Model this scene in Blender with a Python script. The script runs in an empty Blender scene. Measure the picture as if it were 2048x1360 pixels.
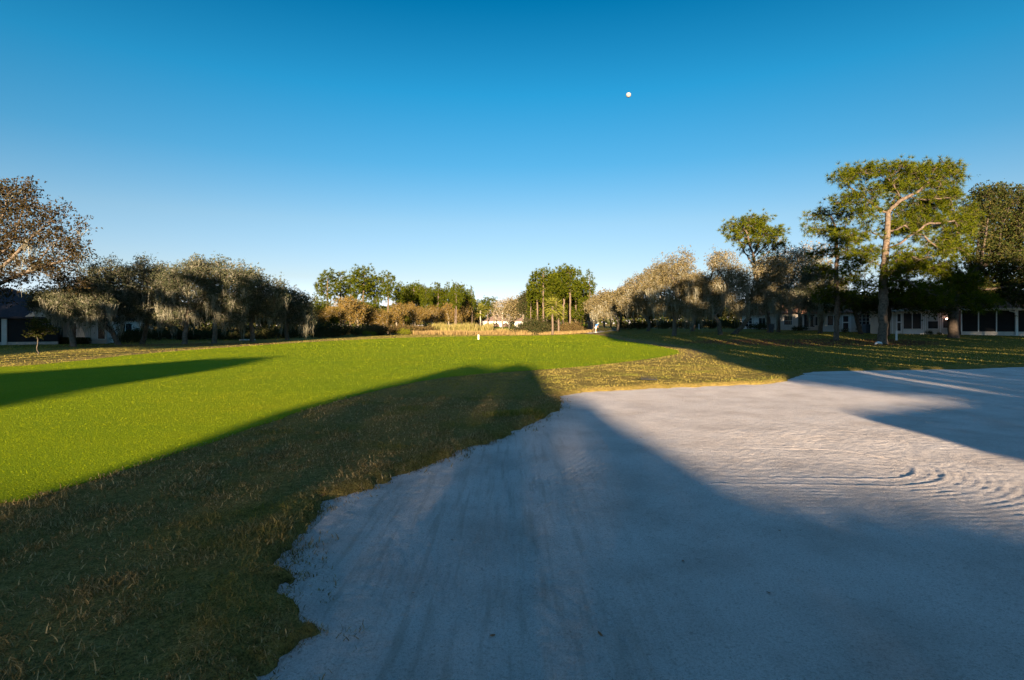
import bpy, math, random
import numpy as np
from math import radians, sin, cos, pi
random.seed(7)
S = bpy.context.scene
C = S.collection

# ------------------------------------------------------------ camera
F, CX, HY, CZ = 1137.0, 1024.0, 651.0, 1.5      # focal length and horizon in photo pixels, eye height
cd = bpy.data.cameras.new("camera"); cam = bpy.data.objects.new("camera", cd); C.objects.link(cam)
cam.location = (0, 0, CZ); cam.rotation_euler = (pi/2, 0, 0)
cd.sensor_width = 36; cd.lens = 36*F/2048; cd.shift_y = -(680-HY)/2048
cd.clip_start = 0.05; cd.clip_end = 9000
S.camera = cam
# ------------------------------------------------------------ sun, sky, exposure
EL, AZT = 7.2, 0.07                              # sun elevation (deg), sideways run of the shadows
TE = math.tan(radians(EL))
az = math.atan(AZT)
sl = bpy.data.lights.new("sun", 'SUN'); sl.energy = 5.0; sl.angle = radians(0.5); sl.color = (1.0, 0.755, 0.50)
so = bpy.data.objects.new("sun", sl); C.objects.link(so)
from mathutils import Vector, Matrix
so.rotation_euler = Vector((sin(az)*cos(radians(EL)), cos(az)*cos(radians(EL)), -sin(radians(EL)))).to_track_quat('-Z', 'Y').to_euler()
W = bpy.data.worlds.new("World"); S.world = W; W.use_nodes = True
wn = W.node_tree; wn.nodes.clear()
out = wn.nodes.new('ShaderNodeOutputWorld'); bg = wn.nodes.new('ShaderNodeBackground')
sky = wn.nodes.new('ShaderNodeTexSky'); sky.sky_type = 'NISHITA'; sky.sun_disc = False
sky.sun_elevation = radians(EL); sky.sun_rotation = pi+az; sky.air_density = 1.0; sky.dust_density = 0.0; sky.ozone_density = 3.0
tc = wn.nodes.new('ShaderNodeTexCoord'); sx = wn.nodes.new('ShaderNodeSeparateXYZ')
rp = wn.nodes.new('ShaderNodeValToRGB'); mx = wn.nodes.new('ShaderNodeMix'); mx.data_type = 'RGBA'; mx.blend_type = 'MULTIPLY'; mx.inputs[0].default_value = 1
# the deep, saturated winter evening blue: filter on the sky by height
SKY = [(0.0, (1.15, 1.05, 1.7)), (.04, (1.1, 1.05, 1.6)), (.08, (1.02, .84, .93)), (.174, (.90, .87, .86)), (.27, (.40, .83, .89)), (.375, (.13, .82, .92)), (.50, (.0, .58, .72)), (.62, (.85, .95, .92)), (1.0, (1.35, 1.1, 1.0))]
rp.color_ramp.elements[0].position = 0; rp.color_ramp.elements[0].color = SKY[0][1]+(1,)
rp.color_ramp.elements[1].position = 1; rp.color_ramp.elements[1].color = SKY[-1][1]+(1,)
for p_, c_ in SKY[1:-1]:
    e = rp.color_ramp.elements.new(p_); e.color = c_+(1,)
L = wn.links.new
L(tc.outputs['Generated'], sx.inputs[0]); L(sx.outputs['Z'], rp.inputs[0])
L(sky.outputs[0], mx.inputs[6]); L(rp.outputs[0], mx.inputs[7]); L(mx.outputs[2], bg.inputs[0]); bg.inputs[1].default_value = 0.051
L(bg.outputs[0], out.inputs[0])
S.view_settings.view_transform = 'Standard'; S.view_settings.look = 'None'; S.view_settings.gamma = 1
S.view_settings.exposure = 2.15
S.render.engine = 'CYCLES'
S.cycles.max_bounces = 5; S.cycles.transparent_max_bounces = 8

# ------------------------------------------------------------ helpers
def tag(o, label=None, cat=None, group=None, kind=None):
    if label: o['label'] = label
    if cat: o['category'] = cat
    if group: o['group'] = group
    if kind: o['kind'] = kind
    return o
def empty(name, loc, label, cat, group=None, rz=0):
    o = bpy.data.objects.new(name, None); C.objects.link(o); o.location = loc; o.rotation_euler = (0, 0, rz)
    o.empty_display_size = 0.3
    return tag(o, label, cat, group)
def rawmesh(name, V, Fc, smooth=False):
    V = np.asarray(V, np.float32).reshape(-1, 3); Fc = np.asarray(Fc, np.int32)
    k = Fc.shape[1]; me = bpy.data.meshes.new(name)
    me.vertices.add(len(V)); me.vertices.foreach_set('co', V.ravel())
    me.loops.add(Fc.size); me.loops.foreach_set('vertex_index', Fc.ravel())
    me.polygons.add(len(Fc)); me.polygons.foreach_set('loop_start', np.arange(0, Fc.size, k, dtype=np.int32))
    me.polygons.foreach_set('loop_total', np.full(len(Fc), k, np.int32))
    if smooth: me.polygons.foreach_set('use_smooth', np.ones(len(Fc), bool))
    me.update(calc_edges=True)
    return me
def link(name, me, m, parent=None, loc=None):
    if m is not None and not me.materials: me.materials.append(m)
    o = bpy.data.objects.new(name, me); C.objects.link(o)
    if parent: o.parent = parent
    if loc is not None: o.location = loc
    return o
class MB:
    """collects boxes, prisms, tubes of any size; build() links them as ONE mesh object"""
    def __init__(s): s.v = []; s.f = []
    def add(s, V, Fc):
        n = len(s.v); s.v += [tuple(p) for p in V]; s.f += [tuple(i+n for i in f) for f in Fc]; return s
    def box(s, x0, x1, y0, y1, z0, z1):
        V = [(x, y, z) for z in (z0, z1) for y in (y0, y1) for x in (x0, x1)]
        return s.add(V, [(0, 2, 3, 1), (4, 5, 7, 6), (0, 1, 5, 4), (2, 6, 7, 3), (0, 4, 6, 2), (1, 3, 7, 5)])
    def prism(s, poly, y0, y1):      # polygon in xz extruded along y
        n = len(poly); V = [(x, y0, z) for x, z in poly]+[(x, y1, z) for x, z in poly]
        return s.add(V, [tuple(range(n)), tuple(range(2*n-1, n-1, -1))]+[(i, i+n, (i+1) % n+n, (i+1) % n) for i in range(n)])
    def tube(s, pts, rad, n=8):
        pts = [Vector(p) for p in pts]; V = []; 
        for i, p in enumerate(pts):
            d = (pts[min(i+1, len(pts)-1)]-pts[max(i-1, 0)]).normalized()
            a = d.cross(Vector((0.3, 0.9, 0.17))).normalized(); b = d.cross(a)
            r = rad[i] if hasattr(rad, '__len__') else rad
            V += [p+(a*cos(2*pi*k/n)+b*sin(2*pi*k/n))*r for k in range(n)]
        Fc = [(i*n+k, i*n+(k+1) % n, (i+1)*n+(k+1) % n, (i+1)*n+k) for i in range(len(pts)-1) for k in range(n)]
        Fc += [tuple(range(n))[::-1], tuple((len(pts)-1)*n+k for k in range(n))]
        return s.add(V, Fc)
    def build(s, name, m, parent=None, loc=None, bevel=0, smooth=False):
        me = bpy.data.meshes.new(name); me.from_pydata(s.v, [], s.f); me.update()
        if smooth:
            for p in me.polygons: p.use_smooth = True
        o = link(name, me, m, parent, loc)
        if bevel:
            b = o.modifiers.new('bevel', 'BEVEL'); b.width = bevel; b.segments = 2
        return o
def smooth(a, b, x):
    t = np.clip((np.asarray(x, float)-a)/(b-a), 0, 1); return t*t*(3-2*t)
_R = np.random.RandomState(3).rand(256, 256)
def vnoise(x, y):
    xi = np.floor(x).astype(int); yi = np.floor(y).astype(int); fx = x-xi; fy = y-yi
    fx = fx*fx*(3-2*fx); fy = fy*fy*(3-2*fy)
    g = lambda a, b: _R[a % 256, b % 256]
    return (g(xi, yi)*(1-fx)+g(xi+1, yi)*fx)*(1-fy)+(g(xi, yi+1)*(1-fx)+g(xi+1, yi+1)*fx)*fy-0.5
def fbm(x, y, o=4):
    r = 0; a = 1
    for i in range(o): r = r+a*vnoise(x+17.3*i, y-9.1*i); a *= .5; x = x*2.03; y = y*2.03
    return r
def GP(px, py):                     # ground point (z=0) seen at a photo pixel
    d = CZ*F/(py-HY); return ((px-CX)/F*d, d)
def sdf(X, Y, poly):
    X = np.asarray(X, float); Y = np.asarray(Y, float)
    best = np.full(X.shape, 1e9); ins = np.zeros(X.shape, bool); n = len(poly)
    for i in range(n):
        ax, ay = poly[i]; bx, by = poly[(i+1) % n]; dx, dy = bx-ax, by-ay
        t = np.clip(((X-ax)*dx+(Y-ay)*dy)/(dx*dx+dy*dy+1e-12), 0, 1)
        best = np.minimum(best, (X-ax-t*dx)**2+(Y-ay-t*dy)**2)
        c = ((ay > Y) != (by > Y))
        with np.errstate(all='ignore'): c &= X < (bx-ax)*(Y-ay)/(by-ay+1e-12)+ax
        ins ^= c
    d = np.sqrt(best); return np.where(ins, -d, d)
def chaikin(P, k=2):
    for _ in range(k):
        Q = []
        for i in range(len(P)):
            a = P[i]; b = P[(i+1) % len(P)]
            Q += [(a[0]*.75+b[0]*.25, a[1]*.75+b[1]*.25), (a[0]*.25+b[0]*.75, a[1]*.25+b[1]*.75)]
        P = Q
    return P
BUNK = chaikin([GP(*p) for p in [(545, 1360), (535, 1230), (600, 1085), (625, 1010), (700, 972), (800, 940), (890, 905), (965, 882), (1040, 850), (1090, 822), (1112, 803),
        (1108, 786), (1200, 777), (1400, 769), (1550, 764), (1588, 751), (1600, 742), (1700, 738), (1900, 737), (2048, 731)]]
        + [(23, 21.5), (27, 16), (27, 2), (20, -6), (6, -7), (-0.6, -4), (-1.3, 0)], 1)
FAIR = chaikin([GP(*p) for p in [(1375, 705), (1300, 717), (1200, 730), (1090, 739), (960, 748), (860, 759), (740, 784), (640, 812), (520, 852), (400, 893), (200, 955), (0, 1020)]]
        + [(-10, 3.5), (-16, 1), (-24, 4), (-24, 16)] + [GP(*p) for p in [(0, 735), (150, 722), (280, 708), (420, 697), (560, 687), (700, 679.5), (850, 674), (1000, 671.5), (1150, 670.2), (1200, 673), (1240, 683), (1310, 691)]], 1)
PATH = [GP(1162, 668), GP(1180, 671.0), GP(1245, 668.5), (14, 104), (24, 112), (40, 118), (40, 121), (23, 115.5), (12, 109.5), (9.5, 112)]
def Hbase(x, y):
    x = np.asarray(x, float); y = np.asarray(y, float)
    z = .60*smooth(38, 57, y)*smooth(5, 24, x)+.36*smooth(57, 90, y)*smooth(5, 26, x)
    z = z-.22*smooth(20, 38, -x)*smooth(30, 46, y)
    z = z-.35*smooth(92, 108, y)*(1-smooth(5, 14, x))
    z = z+1.25*smooth(118, 260, y)
    z = z+.05*fbm(x*.09, y*.09, 2)*smooth(6, 30, np.hypot(x, y))
    return z
def bsd(x, y):
    d = sdf(x, y, BUNK); near = 1-smooth(4, 14, np.asarray(y))*.5
    return d+.22*fbm(np.asarray(x)*2.4, np.asarray(y)*2.4, 5)*(0.7+.5*near)+.09*near*smooth(10, 5, y)*np.clip(fbm(np.asarray(x)*8, np.asarray(y)*8, 3), -.4, .5)
def H(x, y):
    d = bsd(x, y)
    lip = .05*np.exp(-np.abs(d-.12)/.25)
    return Hbase(x, y)+lip-.30*smooth(.02, -.30, d)
def Hs(x, y, d=None):
    """sand surface"""
    if d is None: d = bsd(x, y)
    x = np.asarray(x, float); y = np.asarray(y, float)
    z = -.045-.03*smooth(0, -2.2, d)+.012*fbm(x*.6, y*.6, 3)
    # concentric rake rings turned at the end of a pass
    ax, ay, bx, by = .9, 6.75, 3.75, 6.55; dx, dy = bx-ax, by-ay
    t = np.clip(((x-ax)*dx+(y-ay)*dy)/(dx*dx+dy*dy), 0, 1)
    q = np.hypot(x-ax-t*dx, y-ay-t*dy)+.03*fbm(x*.9, y*.9, 2)
    wr = smooth(1.5, 3.6, x)
    z = z+.0075*np.exp(-((q-.74)/.025)**2)*(.06+.94*wr)*(1-.75*smooth(6.9, 7.2, y))-.0045*np.exp(-((q-.68)/.03)**2)*(.06+.94*wr)
    z = z+.008*np.exp(-((q-1.0)/.022)**2)*smooth(.6, 2.6, x)*smooth(7.1, 6.4, y)
    ring = smooth(.78, .9, q)*smooth(2.5, 1.7, q)
    z = z+ring*.0042*np.sin(q*2*pi/.095)*wr*np.clip(.45+1.3*vnoise(x*3, y*3), 0, 1.2)
    # churned sand round the rings
    ch = smooth(4.2, 3.0, q)*smooth(-.3, -1.0, d)
    z = z+ch*.006*fbm(x*17, y*17, 3)*(.4+.6*smooth(.5, 3.5, x))
    # passes that follow the left edge
    e = np.clip(-sdf(x, y, BUNK), 0, 9); le = smooth(1.9, .4, x-.09*y)*smooth(8.5, 6, y)
    ee = e+.10*fbm(x*.5+4, y*.5, 2)+.02*fbm(x*3, y*3, 2)
    z = z+le*.0045*np.sin(ee*2*pi/.075)*smooth(.35, .6, e)*smooth(2.2, 1.4, e)*(.5+1.2*np.clip(vnoise(x*1.3+8, y*1.1)+.3, 0, 1))
    z = z+le*.010*fbm(x*15+3, y*15, 3)
    # wheel ruts running away from the viewer
    for r0, w in ((-.10, .05), (.02, .035), (.20, .06)):
        c = r0+.012*(y-4)**2*np.sign(r0-.05)+.03*np.sin(y*.9)
        z = z-.016*np.exp(-((x-c)/w)**2)*smooth(3.4, 4.4, y)*smooth(7.6, 6.6, y)
    # rake-tooth rows, foot marks
    for (x0, y0, x1, y1, pit) in ((.02, 2.80, .36, 2.70, .028), (.62, 3.15, .92, 2.98, .022), (.10, 2.55, .2, 2.4, .03)):
        lx, ly = x1-x0, y1-y0; l = math.hypot(lx, ly); tt = ((x-x0)*lx+(y-y0)*ly)/l; nn = np.abs(-(x-x0)*ly+(y-y0)*lx)/l
        z = z-.008*np.exp(-(nn/.016)**2)*(tt > 0)*(tt < l)*(.5+.5*np.sin(tt*2*pi/pit))
    rr = random.Random(5)
    for k in range(16):
        f = k/15; cx, cy = -.02+.72*f+rr.uniform(-.05, .05), 4.3-2.0*f+rr.uniform(-.03, .03)
        a = rr.uniform(0, 3); ux = (x-cx)*cos(a)+(y-cy)*sin(a); uy = -(x-cx)*sin(a)+(y-cy)*cos(a)
        z = z-.008*np.exp(-(ux/.035)**2-(uy/.02)**2)
    z = z+.012*fbm(x*7, y*7, 2)*np.exp(-((x-.52)/.14)**2-((y-2.55)/.11)**2)*2
    z = z+.004*fbm(x*20, y*20, 2)
    return z

# ------------------------------------------------------------ materials
def NT(name):
    m = bpy.data.materials.new(name); m.use_nodes = True; nt = m.node_tree; nt.nodes.clear()
    o = nt.nodes.new('ShaderNodeOutputMaterial'); return m, nt, o
def noise(nt, scale, detail=4, vec=None, rough=.55):
    n = nt.nodes.new('ShaderNodeTexNoise'); n.inputs['Scale'].default_value = scale; n.inputs['Detail'].default_value = detail
    n.inputs['Roughness'].default_value = rough
    if vec is not None: nt.links.new(vec, n.inputs['Vector'])
    return n.outputs['Fac']
def ramp(nt, fac, stops):
    r = nt.nodes.new('ShaderNodeValToRGB'); e = r.color_ramp.elements
    while len(e) < len(stops): e.new(.5)
    for i, (p, c) in enumerate(stops): e[i].position = p; e[i].color = (c if len(c) == 4 else tuple(c)+(1,))
    nt.links.new(fac, r.inputs[0]); return r.outputs[0]
def mixc(nt, a, b, fac, mode='MIX'):
    m = nt.nodes.new('ShaderNodeMix'); m.data_type = 'RGBA'; m.blend_type = mode
    for s, v in ((0, fac), (6, a), (7, b)):
        if hasattr(v, 'links'): nt.links.new(v, m.inputs[s])
        else: m.inputs[s].default_value = v if not isinstance(v, tuple) else (v if len(v) == 4 else v+(1,))
    return m.outputs[2]
def bump(nt, h, strength, dist):
    b = nt.nodes.new('ShaderNodeBump'); b.inputs['Strength'].default_value = strength; b.inputs['Distance'].default_value = dist
    nt.links.new(h, b.inputs['Height']); return b.outputs[0]
def princ(nt, o, col, rough=.9, nrm=None, spec=.2, metal=0):
    p = nt.nodes.new('ShaderNodeBsdfPrincipled')
    if hasattr(col, 'links'): nt.links.new(col, p.inputs['Base Color'])
    else: p.inputs['Base Color'].default_value = tuple(col)+(1,)
    p.inputs['Roughness'].default_value = rough; p.inputs['Specular IOR Level'].default_value = spec; p.inputs['Metallic'].default_value = metal
    if nrm is not None: nt.links.new(nrm, p.inputs['Normal'])
    nt.links.new(p.outputs[0], o.inputs[0]); return p
def pos(nt):
    return nt.nodes.new('ShaderNodeNewGeometry').outputs['Position']
def simple(name, col, rough=.8, var=.25, scale=6, spec=.2, metal=0, bmp=0):
    m, nt, o = NT(name); v = nt.nodes.new('ShaderNodeTexCoord').outputs['Object']
    f = noise(nt, scale, 5, v); c = ramp(nt, f, [(.3, tuple(x*(1-var) for x in col)), (.7, tuple(min(1, x*(1+var)) for x in col))])
    princ(nt, o, c, rough, bump(nt, f, .5, bmp) if bmp else None, spec, metal); return m
def leafmat(name, cols, trans=.3, patch=None):
    """cols: list of leaf colours spread at random over the leaves; trans: share of light let through"""
    m, nt, o = NT(name); g = nt.nodes.new('ShaderNodeNewGeometry')
    c = ramp(nt, g.outputs['Random Per Island'], [(i/(len(cols)-1) if len(cols) > 1 else 0, q) for i, q in enumerate(cols)])
    if patch:
        f = noise(nt, patch[0], 3, g.outputs['Position']); f = ramp(nt, f, [(patch[2] if len(patch) > 2 else .42, (0, 0, 0)), (patch[3] if len(patch) > 3 else .6, (1, 1, 1))])
        c2 = ramp(nt, g.outputs['Random Per Island'], [(i/(len(patch[1])-1), q) for i, q in enumerate(patch[1])])
        c = mixc(nt, c, c2, f)
    d = nt.nodes.new('ShaderNodeBsdfDiffuse'); t = nt.nodes.new('ShaderNodeBsdfTranslucent'); ms = nt.nodes.new('ShaderNodeMixShader')
    nt.links.new(c, d.inputs[0]); nt.links.new(c, t.inputs[0]); ms.inputs[0].default_value = trans
    nt.links.new(d.outputs[0], ms.inputs[1]); nt.links.new(t.outputs[0], ms.inputs[2]); nt.links.new(ms.outputs[0], o.inputs[0]); return m
BROWN = [(.14, .105, .032), (.26, .205, .06), (.40, .31, .11)]
GREEN = [(.09, .10, .014), (.14, .145, .02), (.20, .19, .035)]
def m_ground():
    m, nt, o = NT('rough_turf'); p = pos(nt)
    f = ramp(nt, noise(nt, .8, 5, p, .65), [(.48, (0, 0, 0)), (.70, (.6, .6, .6))])
    f2 = noise(nt, 14, 4, p, .7)
    br = ramp(nt, f2, [(.25, BROWN[0]), (.5, BROWN[1]), (.75, BROWN[2])]); gr = ramp(nt, f2, [(.25, GREEN[0]), (.5, GREEN[1]), (.75, GREEN[2])])
    c = mixc(nt, br, gr, f)
    # far and under-tree lawn is greener, pine straw is rust coloured
    a = nt.nodes.new('ShaderNodeAttribute'); a.attribute_name = 'lawn'; sp = nt.nodes.new('ShaderNodeSeparateColor'); nt.links.new(a.outputs['Color'], sp.inputs[0])
    lawn = ramp(nt, f2, [(.25, (.11, .11, .02)), (.75, (.21, .19, .045))])
    c = mixc(nt, c, lawn, sp.outputs[0]); c = mixc(nt, c, ramp(nt, f2, [(.3, (.10, .045, .02)), (.7, (.22, .10, .045))]), sp.outputs[1])
    c = mixc(nt, c, ramp(nt, f2, [(.3, (.20, .14, .06)), (.7, (.36, .26, .12))]), sp.outputs[2])
    c = mixc(nt, c, ramp(nt, noise(nt, 70, 5, p, .8), [(.36, (.35, .33, .32)), (.58, (1.35, 1.3, 1.25))]), 1.0, 'MULTIPLY')
    b = bump(nt, noise(nt, 35, 5, p, .7), 1, .06)
    princ(nt, o, c, 1, b, .05); return m
def m_fair():
    m, nt, o = NT('fairway_turf'); p = pos(nt)
    f = noise(nt, .35, 5, p, .7); f2 = noise(nt, 30, 4, p, .7)
    c = ramp(nt, f, [(.3, (.17, .26, .004)), (.55, (.21, .285, .004)), (.75, (.26, .30, .006))])
    c = mixc(nt, c, (.28, .28, .02), ramp(nt, f2, [(.55, (0, 0, 0)), (.85, (.5, .5, .5))]))
    c = mixc(nt, c, ramp(nt, f2, [(.2, (.6, .6, .6)), (.6, (1.1, 1.1, 1.1))]), 1.0, 'MULTIPLY')
    b = bump(nt, noise(nt, 45, 4, p, .7), 1, .035)
    princ(nt, o, c, 1, b, .05); return m
def m_sand():
    m, nt, o = NT('bunker_sand'); p = pos(nt)
    f = noise(nt, 1.3, 5, p, .6); f2 = noise(nt, 260, 3, p, .8); f3 = noise(nt, 34, 6, p, .75)
    c = ramp(nt, f, [(.3, (.62, .56, .53)), (.5, (.75, .695, .67)), (.7, (.84, .79, .77))])
    c = mixc(nt, c, (.26, .19, .14), ramp(nt, f3, [(.56, (0, 0, 0)), (.76, (.75, .75, .75))]))
    c = mixc(nt, c, ramp(nt, f2, [(.30, (.66, .64, .62)), (.62, (1.08, 1.08, 1.08))]), 1.0, 'MULTIPLY')
    c = mixc(nt, c, ramp(nt, noise(nt, 75, 4, p, .8), [(.36, (.74, .71, .68)), (.52, (1.05, 1.05, 1.05))]), 1.0, 'MULTIPLY')
    # stretched streaks of darker brown sand, fading out towards the right
    mp = nt.nodes.new('ShaderNodeMapping'); mp.inputs['Rotation'].default_value = (0, 0, -.16); mp.inputs['Scale'].default_value = (16, 1.1, 1); nt.links.new(p, mp.inputs[0])
    sx_ = nt.nodes.new('ShaderNodeSeparateXYZ'); nt.links.new(p, sx_.inputs[0]); ms_ = nt.nodes.new('ShaderNodeMapRange'); ms_.inputs[1].default_value = 1.3; ms_.inputs[2].default_value = .2; nt.links.new(sx_.outputs['X'], ms_.inputs[0])
    st_ = ramp(nt, noise(nt, 1, 5, mp.outputs[0], .6), [(.50, (0, 0, 0)), (.66, (.36, .36, .36))]); mm = nt.nodes.new('ShaderNodeMath'); mm.operation = 'MULTIPLY'; nt.links.new(st_, mm.inputs[0]); nt.links.new(ms_.outputs[0], mm.inputs[1])
    c = mixc(nt, c, (.34, .27, .21), mm.outputs[0])
    b0 = nt.nodes.new('ShaderNodeMath'); b0.operation = 'ADD'; nt.links.new(f3, b0.inputs[0]); 
    s2 = nt.nodes.new('ShaderNodeMath'); s2.operation = 'MULTIPLY'; s2.inputs[1].default_value = .25; nt.links.new(f2, s2.inputs[0]); nt.links.new(s2.outputs[0], b0.inputs[1])
    princ(nt, o, c, 1, bump(nt, b0.outputs[0], 1, .03), .1); return m
M_ground, M_fair, M_sand = m_ground(), m_fair(), m_sand()
M_path = simple('concrete_path', (.42, .40, .38), .9, .12, 2)
M_bark = simple('oak_bark', (.13, .105, .08), .95, .45, 5, .1, 0, .03)
M_palebark0 = simple('lichen_bark_plain', (.20, .175, .14), .95, .35, 4, .1, 0, .02)
def m_bark_graded():  # bark is dark near the foot and turns paler higher up
    m, nt, o = NT('graded_bark'); tc_ = nt.nodes.new('ShaderNodeTexCoord').outputs['Object']; sp = nt.nodes.new('ShaderNodeSeparateXYZ'); nt.links.new(tc_, sp.inputs[0])
    f = noise(nt, 5, 5, tc_); a = ramp(nt, f, [(.3, (.06, .05, .04)), (.7, (.14, .12, .09))]); b = ramp(nt, f, [(.3, (.20, .17, .13)), (.7, (.42, .37, .29))])
    mr = nt.nodes.new('ShaderNodeMapRange'); mr.inputs[1].default_value = 1.2; mr.inputs[2].default_value = 3.2; nt.links.new(sp.outputs['Z'], mr.inputs[0])
    princ(nt, o, mixc(nt, a, b, mr.outputs[0]), .95, bump(nt, f, .5, .02), .1); return m
M_palebark = m_bark_graded()
M_pinebark = simple('pine_bark', (.125, .095, .072), .95, .5, 7, .1, 0, .04)
M_darkbark = simple('dark_bark', (.09, .07, .055), .95, .4, 5, .1, 0, .03)
M_oakleaf = leafmat('oak_leaves_brown', [(.05, .048, .02), (.16, .125, .055), (.25, .20, .10), (.10, .095, .035), (.34, .28, .16)], .3)
M_oakshade = leafmat('oak_leaves_shaded', [(.018, .018, .008), (.045, .034, .015), (.075, .052, .022), (.03, .03, .011)], .3)  # brown leaf colours darkened to stand in for a crown in shade
M_oakgrey = leafmat('oak_leaves_olive', [(.04, .058, .03), (.11, .115, .068), (.07, .085, .04), (.19, .17, .11)], .3)
M_oakdark = leafmat('oak_leaves_dark', [(.022, .038, .010), (.05, .062, .016), (.10, .085, .025)], .3)
M_gold = leafmat('golden_leaves', [(.16, .10, .025), (.26, .17, .05), (.12, .10, .025), (.20, .15, .06)], .3)
M_needle = leafmat('pine_needles', [(.014, .028, .004), (.045, .065, .005), (.10, .12, .007), (.18, .18, .012)], .25)
M_needlef = leafmat('far_pine_needles', [(.018, .034, .005), (.055, .075, .006), (.14, .145, .012)], .3)
M_moss = leafmat('spanish_moss', [(.26, .25, .18), (.38, .36, .27), (.19, .19, .15)], .35)
M_palm = leafmat('palm_fronds', [(.10, .13, .02), (.19, .20, .03), (.25, .22, .05)], .3)
M_bushd = leafmat('dark_shrub_leaves', [(.022, .035, .012), (.05, .055, .02), (.08, .065, .03)], .25)
M_bushb = leafmat('brown_shrub_leaves', [(.10, .065, .03), (.16, .11, .045), (.07, .07, .02)], .25)
M_bushy = leafmat('yellow_shrub_leaves', [(.13, .16, .015), (.22, .22, .02), (.08, .11, .015)], .3)
M_reed = leafmat('reeds', [(.30, .23, .09), (.20, .20, .05), (.38, .30, .13)], .3)
M_tan = leafmat('dry_marsh_grass', [(.26, .19, .075), (.34, .25, .11), (.20, .13, .06)], .3)
M_blade = leafmat('rough_grass_blades', [(.10, .07, .025), (.24, .17, .065), (.60, .44, .21), (.15, .105, .04), (.34, .23, .095), (.19, .14, .05)], .25, (.8, [(.08, .095, .014), (.14, .15, .022), (.21, .20, .04), (.30, .21, .07)], .50, .68))
M_fblade = leafmat('fairway_grass_blades', [(.20, .27, .004), (.24, .29, .004), (.29, .31, .006), (.21, .28, .004)], .3, (.22, [(.28, .29, .006), (.36, .33, .012), (.31, .31, .008)], .46, .66))
M_fallen = simple('dead_leaf', (.26, .12, .05), .8, .3, 30)

# ------------------------------------------------------------ the setting
def axis(segs):
    r = [segs[0][0]]
    for a, b, s0, s1 in segs:
        n = max(2, int((b-a)/((s0+s1)/2))); t = np.linspace(0, 1, n+1)[1:]
        w = s0*t+(s1-s0)*t*t/2; w = w/w[-1]; r += list(a+(b-a)*w)
    return np.array(r)
def gridmesh(name, xs, ys, hf, keep=None, snap=None):
    X, Y = np.meshgrid(xs, ys); X = X.ravel(); Y = Y.ravel(); nx = len(xs)
    i, j = np.meshgrid(np.arange(nx-1), np.arange(len(ys)-1)); a = (j*nx+i).ravel(); Fc = np.stack([a, a+1, a+nx+1, a+nx], 1)
    if snap is not None:
        d = snap(X, Y); Fc = Fc[(d[Fc] < 0).any(1)]; e = .01
        for _ in range(2):
            d = snap(X, Y); gx = (snap(X+e, Y)-d)/e; gy = (snap(X, Y+e)-d)/e; o_ = d > 0
            gl = np.maximum(np.hypot(gx, gy), .3); st = np.minimum(d, 3)
            X = np.where(o_, X-gx/gl*st, X); Y = np.where(o_, Y-gy/gl*st, Y)
    if keep is not None: Fc = Fc[keep(X, Y)[Fc].any(1)]
    Z = hf(X, Y); used = np.unique(Fc); mp = np.full(len(X), -1); mp[used] = np.arange(len(used))
    return rawmesh(name, np.stack([X, Y, Z], 1)[used], mp[Fc], True), X[used], Y[used]
xs = axis([(-900, -120, 60, 8), (-120, -30, 5, 1.2), (-30, -6, .8, .10), (-6, -3, .09, .05), (-3, 2, .034, .034), (2, 6, .05, .09), (6, 20, .1, .22), (20, 60, .5, 2), (60, 120, 3, 8), (120, 900, 20, 60)])
ys = axis([(-160, -8, 12, 1), (-8, 2, .6, .09), (2, 7.5, .034, .04), (7.5, 9, .05, .08), (9, 24, .08, .13), (24, 60, .3, .8), (60, 150, 1, 3), (150, 400, 5, 20), (400, 1500, 60, 200)])
me, X, Y = gridmesh('ground', xs, ys, H)
ca = me.color_attributes.new('lawn', 'FLOAT_COLOR', 'POINT')
def lawnf(X, Y):
    nz = fbm(X*.25, Y*.25, 3)
    a = smooth(-.5, .9, sdf(X, Y, LAWR)*-1+nz*1.6)
    return np.maximum(a, smooth(-1, 2, sdf(X, Y, LAWL)*-1+nz*2))
LAWR = [GP(1235, 679), GP(1330, 688), GP(1440, 702), GP(1500, 728), GP(1560, 748), (12, 20), (22, 22.5), (70, 20), (70, 140), (8, 140)]
LAWL = [(-31, 27), (-33, 40), (-34, 52), (-22, 90), (-30, 140), (-120, 140), (-120, 20)]
nz = fbm(X*.25, Y*.25, 3)
lawn = lawnf(X, Y)
#lawn = smooth(-.5, .9, sdf(X, Y, [GP(1235, 679), GP(1330, 688), GP(1440, 702), GP(1500, 728), GP(1560, 748), (12, 20), (22, 22.5), (70, 20), (70, 140), (8, 140)])*-1+nz*1.6)
#lawn = np.maximum(lawn, smooth(-1, 2, sdf(X, Y, [(-31, 27), (-33, 40), (-34, 52), (-22, 90), (-30, 140), (-120, 140), (-120, 20)])*-1+nz*2))
#lawn = np.maximum(lawn, smooth(0, 1, .5-np.abs(np.hypot((X+2)/9, (Y-15.3)/2.2)))*.0)
st = smooth(1.15, .8, np.hypot((X-25.5)/11, (Y-45)/4.5)+nz*.5)
st = np.maximum(st, smooth(1.2, .8, np.hypot((X+28)/9, (Y-47)/4)+nz*.5)*.8)
tan = smooth(.9, .2, np.abs(sdf(X, Y, FAIR)-.9)/1.2)*smooth(20, 34, Y)
me_c = np.stack([lawn*(1-st), st, np.clip(tan, 0, 1)*(1-st)*(X < 16), np.ones_like(X)], 1).astype(np.float32)
ca.data.foreach_set('color', me_c.ravel())
tag(link('ground', me, M_ground), 'ground of dry and green rough turf round the bunker', 'ground', kind='structure')

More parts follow.
